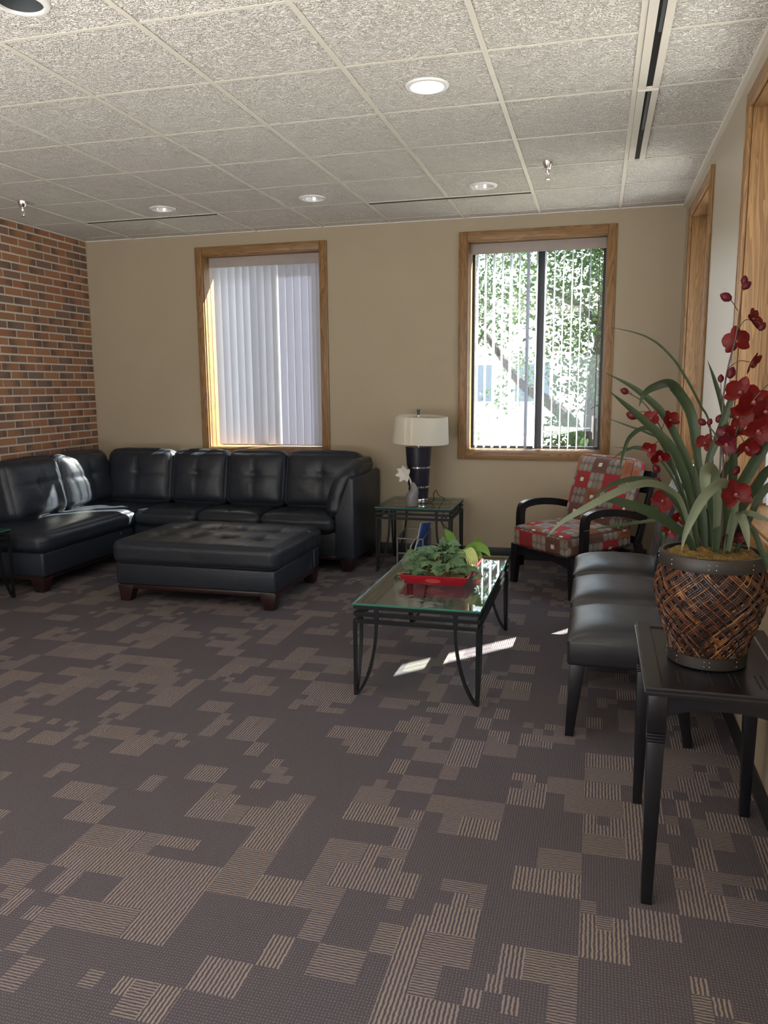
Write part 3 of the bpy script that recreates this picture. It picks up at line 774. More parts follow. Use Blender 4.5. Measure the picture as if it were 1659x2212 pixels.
# lamp
def lamp():
    L = thing('table_lamp', 'navy tapered table lamp with chrome bands and white drum shade', 'lamp', (-1.405, 6.30, .53))
    def rr(z): return .078+(z-.02)/.44*.030
    v, f = lathe([(0, .001), (.076, .001), (.08, .008), (.08, .03), (.078, .034), (0, .034)], 40); pyd('chrome_foot', v, f, 'chrome', L)
    bs = ((.034, .125), (.139, .285), (.299, .458))
    for z0, z1 in bs:
        v, f = lathe([(0, z0), (rr(z0)-.002, z0), (rr(z0), z0+.002), (rr(z1), z1-.002), (rr(z1)-.002, z1), (0, z1)], 48); pyd('lamp_body', v, f, 'lampbody', L)
    for z0, z1 in ((.125, .139), (.285, .299)):
        v, f = lathe([(0, z0), (rr(z0)-.004, z0), (rr(z0)-.004, z1), (0, z1)], 48); pyd('chrome_band', v, f, 'chrome', L)
    v, f = lathe([(0, .458), (.012, .458), (.012, .49), (.006, .495), (.006, .72), (0, .72)], 16); pyd('stem', v, f, 'chrome', L)
    v, f = lathe([(.230, .478), (.216, .695), (.214, .695), (.228, .478), (.230, .478)], 64)
    sh = pyd('lamp_shade', v, f, 'shade', L); sh.rotation_euler = (radians(1.5), radians(2.2), 0); sh.location = (0, 0, .012)
    parts = [sweep([(.214*cos(a), .214*sin(a), .688), (.01*cos(a), .01*sin(a), .70)], circ(.002, 6)) for a in (0.3, 2.4, 4.5)]
    v, f = join(parts); pyd('spider', v, f, 'chrome', L)
    v, f = lathe([(0, .715), (.010, .715), (.009, .73), (.014, .755), (.013, .76), (0, .76)], 16); pyd('finial', v, f, 'lampbody', L)
    pts = cat([(.07, .0, .012), (.11, -.02, .006), (.135, -.03, .03), (.13, -.02, .075), (.15, .0, .10), (.16, .06, .05), (.17, .31, -.02), (.16, .315, -.10)], 8)
    tube('power_cord', pts, .003, 'black', L, 6)
    pts = cat([(.16, .315, -.10), (.14, .29, -.2), (.19, .27, -.26), (.22, .28, -.23), (.17, .29, -.17), (.13, .3, -.2), (.2, .3, -.36), (.24, .31, -.5)], 8)
    tube('power_cord', pts, .003, 'black', L, 6)
lamp()
def vase():
    V = thing('flower_vase', 'small leaning grey ceramic vase holding one white flower', 'vase', (-1.41, 6.07, .53))
    ax = cat([(0, 0, 0.001), (-.002, 0, .03), (.004, 0, .08), (.018, 0, .12), (.014, 0, .155), (-.002, 0, .185)], 5)
    rad = [.045, .05, .049, .038, .025, .018]; n = len(ax); sc = []
    for i in range(n):
        t = i/(n-1)*5; k = min(int(t), 4); sc.append((rad[k]*(1-(t-k))+rad[k+1]*(t-k)))
    v, f = sweep(ax, circ(1, 28), scale=sc, up=Vector((0, 1, 0))); pyd('vase_body', v, f, 'vase', V)
    tube('flower_stem', cat([(-.002, 0, .17), (-.012, -.003, .21), (-.03, -.008, .245)], 6), .007, 'leaf_w', V)
    c = Vector((-.045, -.012, .262))
    for k in range(6):
        a = 2*pi*k/6+.3; d = Vector((cos(a)*.8-.25, -.35, sin(a)*.9)).normalized()
        petal('petal', c, d, Vector((-.3, -1, .2)).normalized(), .085, .024, 'leaf_w', V, curl=.45, rnd=1.8)
    for k in range(3):
        a = 2*pi*k/3; d = Vector((cos(a)*.5-.2, -.7, sin(a)*.5+.2)).normalized()
        petal('petal', c, d, Vector((cos(a), -.6, sin(a))).normalized(), .055, .02, 'leaf_w', V, curl=.4, rnd=1.6)
def petal(name, c, d, nrm, L, W, mat, parent, curl=.2, rnd=1.0, vsfs=False):
    """a cupped petal growing from c along d"""
    s = d.cross(nrm).normalized(); n2 = s.cross(d).normalized(); vs = []; fs = []; uv = []; A, B_ = 9, 7
    for i in range(A+1):
        t = i/A; wdt = W*(sin(pi*min(1, t*.93+.07))**(.55*rnd)) if t < 1 else W*.15
        for j in range(B_):
            u = j/(B_-1)*2-1
            p = c+d*(L*t)+s*(wdt*u)+n2*(curl*L*(t*t-.3*t)+.18*wdt*u*u)+n2*(.02*L*sin(u*9+t*7))
            vs.append(p); uv.append((u, t))
    for i in range(A):
        for j in range(B_-1):
            o = i*B_+j; fs.append((o, o+1, o+B_+1, o+B_))
    if vsfs: return vs, fs, uv
    return pyd(name, vs, fs, mat, parent, uvs=uv, smooth='all')
vase()

# magazine rack with magazines
def rack():
    R = thing('magazine_rack', 'small wire magazine rack on the floor under the end table', 'rack', (-1.41, 6.16, 0))
    w, d, h = .105, .15, .305
    r = .0045
    parts = []
    for sx in (-1, 1):
        parts.append(sweep([(sx*w, -d, 0), (sx*w, -d, h-.03)], sq(.010))); parts.append(sweep([(sx*w, d, 0), (sx*w, d, h)], sq(.010)))
        parts.append(sweep([(sx*w, -d, h-.03), (sx*w, d, h)], sq(.010))); parts.append(sweep([(sx*w, -d, .04), (sx*w, d, .04)], sq(.010)))
    for y, z in ((-d, h-.03), (d, h), (-d, .04), (d, .04), (-d, .155)): parts.append(sweep([(-w, y, z), (w, y, z)], sq(.010)))
    v, f = join(parts); pyd('rack_frame', v, f, 'iron_r', R, smooth=False)
    parts = []
    for sx in (-1, 1):
        for i in range(1, 12): y = -d+2*d*i/12; parts.append(sweep([(sx*(w-.003), y, .04), (sx*(w-.003), y, h-.03+.03*i/12)], circ(.0018, 5)))
    for i in range(1, 8): x = -w+2*w*i/8; parts.append(sweep([(x, -d, .04), (x, d, .04)], circ(.0018, 5)))
    v, f = join(parts); pyd('side_mesh', v, f, 'iron', R)
    def mag(label, x, lean, mat, hh, y=0, tilt=0, yaw=0):
        m_ = thing('magazine', label, 'magazine', (-1.41+x, 6.16+y, .048), 0, 'magazines in the wire rack'); m_.rotation_euler = (radians(tilt), radians(lean), radians(yaw))
        N = 8; vs = []; fs = []
        for i in range(N+1):
            t = i/N; z = hh*t; bend = .02*t*t
            for xx in (-.004, .004):
                for yy in (-.10, .10): vs.append((xx+bend, yy, z))
        for i in range(N):
            o = i*4; fs += [(o, o+1, o+5, o+4), (o+2, o+6, o+7, o+3), (o, o+4, o+6, o+2), (o+1, o+3, o+7, o+5)]
        fs += [(0, 2, 3, 1), (N*4, N*4+1, N*4+3, N*4+2)]
        pyd('pages', vs, fs, 'paper', m_)
        vs2 = [Vector(v) + Vector((-.0008 if v[0] < .02*((v[2]/hh)**2) else .0008, 0, 0)) for v in vs]
        fs2 = []
        for i in range(N):
            o = i*4; fs2 += [(o, o+1, o+5, o+4), (o+2, o+6, o+7, o+3)]
        pyd('cover', vs2, fs2, mat, m_)
    mag('upright magazine with a bright blue cover in the wire rack', .035, 4, 'bluecover', .33, .03, -6, -12)
    mag('grey covered magazine leaning left in the wire rack', -.045, 10, 'greycover', .20, .0, 8)
    mag('white paged magazine in the middle of the wire rack', .0, 8, 'paper', .21, .01, 3)
rack()

# ------------------------------------------------------------------ red tray of plants on the coffee table
TZ = .4603
def tray():
    T = thing('planter_tray', 'red lacquered rectangular tray with oval handle cut-outs', 'tray', (-.785, 4.12, TZ), radians(-1))
    hx, hy, h, fl, th = .155, .225, .052, .028, .010
    vs = []; 
    rings = [(hx, hy, 0), (hx+fl, hy+fl, h), (hx+fl-th, hy+fl-th, h), (hx-th*.4, hy-th*.4, .010)]
    for a, b, z in rings: vs += [(-a, -b, z), (a, -b, z), (a, b, z), (-a, b, z)]
    fs = [(3, 2, 1, 0), (12, 13, 14, 15)]
    for r in range(3):
        for i in range(4): j = (i+1) % 4; fs.append((r*4+i, r*4+j, r*4+4+j, r*4+4+i))
    bm = bmesh.new(); bv = [bm.verts.new(v) for v in vs]
    for f in fs: bm.faces.new([bv[i] for i in f])
    bmesh.ops.recalc_face_normals(bm, faces=bm.faces); bmesh.ops.bevel(bm, geom=list(bm.edges), offset=.002, segments=2, affect='EDGES', profile=.5)
    fin('tray_body', bm, 'redlac', T)
    # oval grips on the four walls
    for k, (ax, dist, ext) in enumerate((((0, -1), hy, .042), ((0, 1), hy, .042), ((1, 0), hx, .05), ((-1, 0), hx, .05))):
        n = Vector((ax[0], ax[1], 0)); s = Vector((-ax[1], ax[0], 0)); up = (Vector((0, 0, h))+n*fl).normalized(); out = s.cross(up); out = out if out.dot(n) > 0 else -out
        c = n*(dist+fl*.52)+Vector((0, 0, h*.52))+out*.0025
        path = [c+s*(ext*cos(a))+up*(.014*sin(a)) for a in [2*pi*i/28 for i in range(28)]]
        vs = path+[c+out*.002]; vs = [v+out*.0005 for v in vs]; vs[-1] = c-out*.0004
        pyd('oval_grip', vs, [(i, (i+1) % 28, 28) for i in range(28)], 'redlac2', T)
        v, f = sweep(path, circ(.0016, 6), True); pyd('grip_rim', v, f, 'redlac', T)
    bm = bmesh.new(); box(bm, -hx+.012, hx-.012, -hy+.012, hy-.012, .010, .03, .006); fin('soil_bed', bm, 'moss', T)
tray()
TC = Vector((-.785, 4.14, TZ))
IVY = [(0, 0), (.10, .30), (.42, .36), (.34, .10), (.80, .14), (.55, -.02)]
def ivy_leaf(p, d, n, L):
    """five-lobed leaf from p along d with normal n"""
    s = d.cross(n).normalized(); n = s.cross(d).normalized()
    out = [(0, 0), (-.12, .26), (-.02, .50), (.20, .30), (.42, .52), (.50, .26), (1.0, 0), (.50, -.26), (.42, -.52), (.20, -.30), (-.02, -.50), (-.12, -.26)]
    vs = [p+d*(a*L)+s*(b*L)-n*(.22*abs(b)*L+.18*a*a*L) for a, b in out]; vs.append(p+d*(.3*L)+n*.02*L)
    m_ = len(vs)-1; fs = [(i, (i+1) % 12, m_) for i in range(12)]
    return vs, fs
def ivy(name, label, c, spread, h, n, mat, seed, size=(.035, .055), hang=()):
    rnd = random.Random(seed); I = thing(name, label, 'plant', c)
    lv = []; sv = []
    for k in range(n):
        a = rnd.uniform(0, 2*pi); r = sqrt(rnd.random()); x = spread[0]*r*cos(a); y = spread[1]*r*sin(a)
        z = h*(1-r*r)*rnd.uniform(.25, 1.0)+.018+.02*rnd.random()
        d = Vector((cos(a)+rnd.uniform(-.6, .6), sin(a)*.9-.35+rnd.uniform(-.6, .6), rnd.uniform(-.55, .25))).normalized()
        nn = Vector((rnd.uniform(-.5, .5), -.55+rnd.uniform(-.4, .4), 1)).normalized()
        lv.append(ivy_leaf(Vector((x, y, z)), d, nn, rnd.uniform(*size)))
        if k % 3 == 0: sv.append(sweep(cat([(x*.15, y*.15, .005), (x*.6, y*.6, z*.9+.01), (x, y, z)], 4), circ(.0015, 5)))
    for path, m_ in hang:
        P = cat(path, 6); sv.append(sweep(P, circ(.0016, 5)))
        for i in range(3, len(P), m_):
            lv.append(ivy_leaf(P[i], Vector((rnd.uniform(-1, 1), -.6, rnd.uniform(-.6, .3))).normalized(), Vector((rnd.uniform(-.4, .4), -.5, 1)).normalized(), rnd.uniform(*size)))
    v, f = join(lv); pyd('foliage', v, f, mat, I, smooth=False, uvs=[(0, 0)]*len(v)); v, f = join(sv); pyd('stems', v, f, 'ivy', I)
    return I
ivy('ivy_plant', 'trailing dark green ivy filling the red tray', (TC.x-.02, TC.y-.03, TZ+.03), (.150, .20), .15, 105, 'ivy', 3, (.045, .075), hang=(([(.12, -.02, .03), (.18, -.05, .045), (.225, -.10, .03), (.25, -.15, .005)], 4), ([(-.12, .1, .03), (-.17, .12, .08), (-.19, .1, .06)], 4), ([(-.13, -.12, .02), (-.15, -.18, .03), (-.16, -.2, .02)], 4)))
def ribbon(P, W, fold=.25, face=Vector((0, -1, .25)), prof=None, twist=0, n=7):
    """strap leaf along the points, broad side towards face"""
    Q = cat(P, n); N = len(Q); vs = []; fs = []; uv = []
    for i, p in enumerate(Q):
        t = i/(N-1); tg = (Q[min(i+1, N-1)]-Q[max(i-1, 0)]).normalized()
        s = tg.cross(face)
        if s.length < .15: s = tg.cross(Vector((1, 0, 0)))
        s.normalize(); nn = s.cross(tg).normalized()
        if twist: 
            M3 = Matrix.Rotation(twist*t, 3, tg); s = M3 @ s; nn = M3 @ nn
        w_ = W*(prof(t) if prof else (min(1, .55+t*1.2) if t < .6 else max(.02, 1-((t-.6)/.4)**1.8)))
        for u in (-1, -.5, 0, .5, 1): vs.append(p+s*(w_*u/2)-nn*(fold*w_*.5*(1-abs(u)))); uv.append((u, t))
    for i in range(N-1):
        for j in range(4): o = i*5+j; fs.append((o, o+1, o+6, o+5))
    return vs, fs, uv
def leafplant(name, label, c, specs, mat):
    I = thing(name, label, 'plant', c)
    for P, W in specs:
        v, f, u = ribbon([Vector(p) for p in P], W, .3); pyd('leaf', v, f, mat, I, uvs=u, smooth='all')
    return I
leafplant('broadleaf_plant', 'bright green broad-leaved plant at the back of the red tray', (TC.x+.05, TC.y+.10, TZ+.03),
    [(((0, 0, 0), (-.01, .0, .10), (-.03, -.01, .165), (-.06, -.03, .21)), .05), (((.01, 0, 0), (.06, -.02, .08), (.11, -.05, .12), (.17, -.09, .12), (.21, -.12, .085)), .05),
     (((0, .02, 0), (.07, .03, .07), (.12, .02, .13), (.13, .0, .16)), .05), (((0, -.02, 0), (.03, -.08, .07), (.055, -.13, .085), (.05, -.17, .05)), .05), (((.02, 0, 0), (.09, -.06, .06), (.14, -.1, .09), (.16, -.14, .07)), .04)], 'ivy2')
leafplant('spider_plant', 'yellow and white striped spider plant arching over the tray side', (TC.x+.05, TC.y+.02, TZ+.03),
    [(((0, 0, 0), (.03+.012*k, -.02, .09+.006*k), (.075+.012*k, -.05, .085), (.10+.010*k, -.08-.006*k, .02)), .012) for k in range(6)] + [(((-.05, 0, 0), (-.10, -.04, .09), (-.15, -.08, .07), (-.17, -.12, .0)), .010)], 'varieg')

# ------------------------------------------------------------------ black leather side chairs against the right wall
def side_chair():
    C_ = thing('side_chair', 'x', 'chair', (.16, 3.50, 0), 0, 'armless black leather chairs in a row by the right wall')
    def sh(s):
        s = s.copy(); return s
    bm = bmesh.new(); box(bm, -.25, .25, -.25, .25, .315, .432, .016, seg=3); fin('seat_frame', bm, 'leather_c', C_)
    N = 30; vs = []; fs = []
    f1 = lambda t: sin(pi/2*t)*.5+t*.5
    for i in range(N+1):
        for j in range(N+1):
            u, v = f1(2*i/N-1), f1(2*j/N-1); h_ = max(0, 1-abs(u)**3.2)**.55*max(0, 1-abs(v)**3.2)**.55
            vs.append((u*.252-.001, v*.252, .424+.068*h_+.0012*noise.noise(Vector((u*3, v*3, .5)))))
    for i in range(N):
        for j in range(N): o = i*(N+1)+j; fs.append((o, o+N+1, o+N+2, o+1))
    se = pyd('seat', vs, fs, 'leather_c', C_, smooth='all')
    rim = [(-.246, -.246), (.246, -.246), (.246, .246), (-.246, .246)]; pts = []
    for k in range(4):
        a_, b_ = rim[k], rim[(k+1) % 4]
        for q in range(1, 8): pts.append((a_[0]+(b_[0]-a_[0])*q/8, a_[1]+(b_[1]-a_[1])*q/8, .4305))
    tube('piping', pts, .0034, 'leather_c', se, 6, True)
    def bs(s):
        s = s.copy(); t = max(0, (s.z+.3)/.6); s.x += .05*t+.09*t*t; return s
    cushion('backrest', (.085, .50, .62), .04, 'leather_c', C_, (.222, 0, .70), bulge=(.022, .002, .012), axis=0, sgn=-1, tufts=[(-.5, .1), (0, .1), (.5, .1), (-.5, .6), (0, .6), (.5, .6), (-.5, -.4), (0, -.4), (.5, -.4)],
            tdepth=.010, wr=.001, shear=bs, piping=((0, -1),), seed=22, N=34)
    for sy in (-1, 1):
        bm = bmesh.new(); taper(bm, (-.232, sy*.238+(-sy*.012), 0), (.036, .036), (-.205, sy*.215, .32), (.062, .056), .003); fin('leg', bm, 'blackwood', C_)
        bm = bmesh.new(); taper(bm, (.245, sy*.225, 0), (.036, .036), (.195, sy*.212, .32), (.055, .056), .003); fin('leg', bm, 'blackwood', C_)
    return C_
CH = side_chair()
CH['label'] = 'armless black leather chair nearest, right behind the small side table'
dup(CH, (.155, 4.10, 0), 0, 'armless black leather chair in the middle of the row of three')
dup(CH, (.150, 4.69, 0), 0, 'armless black leather chair farthest, next to the patterned armchair')

# ------------------------------------------------------------------ patterned armchair
def armchair():
    A = thing('armchair', 'dark wood armchair with red, orange and grey spiral patterned cushions', 'armchair', (-.135, 5.885, 0), radians(-45.6))
    w = .33; d0, d1 = -.32, .34
    cushion('seat_cushion', (.60, .62, .15), .035, 'fabric', A, (0, -.03, .378), rotm('X', 2.0), bulge=(.006, .006, .022), piping=((2, 1), (2, -1)), pmat='pip', pr=.0032, wr=.003, seed=31, N=26)
    cushion('back_cushion', (.58, .15, .55), .05, 'fabric', A, (0, .275, .675), rotm('X', -17), bulge=(.006, .03, .01), axis=1, sgn=-1, piping=((1, -1), (1, 1)), pmat='pip', pr=.0032, wr=.004, seed=32, N=26, tufts=(), seams=())
    # front legs and rails
    for s in (-1, 1):
        bm = bmesh.new(); taper(bm, (s*(w-.01), d0+.02, 0), (.042, .045), (s*(w-.022), d0+.03, .30), (.075, .05), .004); fin('leg', bm, 'blackwood', A)
        bm = bmesh.new(); taper(bm, (s*(w-.01), d1+.08, 0), (.04, .05), (s*(w-.01), d1-.03, .34), (.04, .06), .004); fin('leg', bm, 'blackwood', A)
        # rear post carrying the back
        bm = bmesh.new(); taper(bm, (s*(w-.012), d1-.03, .335), (.032, .055), (s*(w-.012), d1+.125, .87), (.028, .035), .004); fin('back_post', bm, 'blackwood', A)
        # arm: post, curved shoulder and top
        P = cat([(s*(w+.012), d0+.09, .12), (s*(w+.012), d0+.09, .40), (s*(w+.012), d0+.095, .545), (s*(w+.012), d0+.13, .585), (s*(w+.012), d0+.25, .600), (s*(w+.012), d0+.42, .585), (s*(w+.012), d0+.60, .545), (s*(w+.012), d0+.66, .53)], 6)
        v, f = sweep(P, sq(.045, .052), up=Vector((0, -1, 0))); pyd('armrest', v, f, 'blackwood', A)
        P = [(s*(w+.012), d0+.10, .24), (s*(w+.012), d1+.03, .27)]
        v, f = sweep(P, sq(.028, .06)); pyd('side_rail', v, f, 'blackwood', A, smooth=False)
    # arched front rail
    vs = []; fs = []; n = 16; hw = w-.055
    for i in range(n+1):
        t = i/n*2-1; zb = .215+.03*(1-t*t)
        for y in (d0+.012, d0+.042): vs += [(t*hw, y, zb), (t*hw, y, .302)]
    for i in range(n):
        o = i*4; fs += [(o, o+4, o+5, o+1), (o+2, o+3, o+7, o+6), (o+1, o+5, o+7, o+3), (o, o+2, o+6, o+4)]
    pyd('front_rail', vs, fs, 'blackwood', A, smooth=False)
    parts = []
    for z in (.36, .55, .72, .83):
        y = d1-.03+(z-.335)/.535*.155+.005; parts.append(sweep([(-hw-.04, y, z), (hw+.04, y, z)], sq(.022, .05)))
    v, f = join(parts); pyd('back_slats', v, f, 'blackwood', A, smooth=False)
    parts = [sweep([(-w+.02, y, .27), (w-.02, y, .27)], sq(.03, .03)) for y in (-.1, .12, .3)]
    v, f = join(parts); pyd('seat_support', v, f, 'blackwood', A, smooth=False)
armchair()

# ------------------------------------------------------------------ side table with the orchid
def side_table():
    x0, x1, y0, y1, zt = .150, .570, 2.165, 2.80, .66
    cx, cy = (x0+x1)/2, (y0+y1)/2; hx, hy = (x1-x0)/2, (y1-y0)/2
    T = thing('side_table', 'slim black wooden side table with grooved top carrying the orchid basket', 'table', (cx, cy, 0))
    fw_ = .05
    bm = bmesh.new(); box(bm, -hx+fw_-.002, hx-fw_+.002, -hy+fw_-.002, hy-fw_+.002, zt-.018, zt-.0045); fin('top_panel', bm, 'blackwood', T, smooth=False)
    # mitred frame with a stepped edge
    vs = []; fs = []
    rings = [(0, zt-.022), (0, zt-.014), (.004, zt-.011), (.004, zt-.004), (.008, zt), (fw_-.003, zt), (fw_, zt-.0045), (fw_, zt-.018)]
    for i, z in rings: vs += [(-hx+i, -hy+i, z), (hx-i, -hy+i, z), (hx-i, hy-i, z), (-hx+i, hy-i, z)]
    for r in range(len(rings)-1):
        for i in range(4): j = (i+1) % 4; fs.append((r*4+i, r*4+j, r*4+4+j, r*4+4+i))
    fs.append((3, 2, 1, 0)); pyd('top_frame', vs, fs, 'blackwood', T, smooth=False)
    # grooves routed near both ends of the panel: thin dark inlays
    for ys in (-1, 1):
        for k in range(4):
            for dd in (-.008, .008):
                x = -.105+.070*k+dd; ya = ys*(hy-fw_-.022); yb = ys*(hy-fw_-.13)
                bm = bmesh.new(); box(bm, x-.0016, x+.0016, min(ya, yb), max(ya, yb), zt-.0046, zt-.0036, 0); fin('groove', bm, 'black', T, smooth=False)
    L_ = .050
    # aprons, arched on the short sides
    def apron(name, a, horiz, off):
        vs = []; fs = []; n = 18
        for i in range(n+1):
            t = i/n*2-1; zb = zt-.085+.028*(1-abs(t)**2.6)
            for q in (off-.009, off+.009):
                for z in (zb, zt-.0225): vs.append((t*a, q, z) if horiz else (q, t*a, z))
        for i in range(n):
            o = i*4; fs += [(o, o+4, o+5, o+1), (o+2, o+3, o+7, o+6), (o, o+2, o+6, o+4), (o+1, o+5, o+7, o+3)]
        pyd(name, vs, fs, 'blackwood', T, smooth=False)
    for s in (-1, 1): apron('apron', hx-.012-L_, True, s*(hy-.025)); apron('apron', hy-.012-L_, False, s*(hx-.025))
    for sx in (-1, 1):
        for sy in (-1, 1):
            x, y = sx*(hx-.012-L_/2), sy*(hy-.012-L_/2)
            bm = bmesh.new(); taper(bm, (x, y, .525), (L_, L_), (x, y, zt-.0225), (L_, L_), .0015)
            for k in range(3): z = .523-k*.009; taper(bm, (x, y, z-.0065), (L_-.001, L_-.001), (x, y, z), (L_-.001, L_-.001), .001); taper(bm, (x, y, z-.009), (L_-.008, L_-.008), (x, y, z-.006), (L_-.008, L_-.008), 0)
            taper(bm, (x+sx*.004, y+sy*.004, 0), (.030, .030), (x, y, .497), (L_-.003, L_-.003), .002); fin('leg', bm, 'blackwood', T)
side_table()

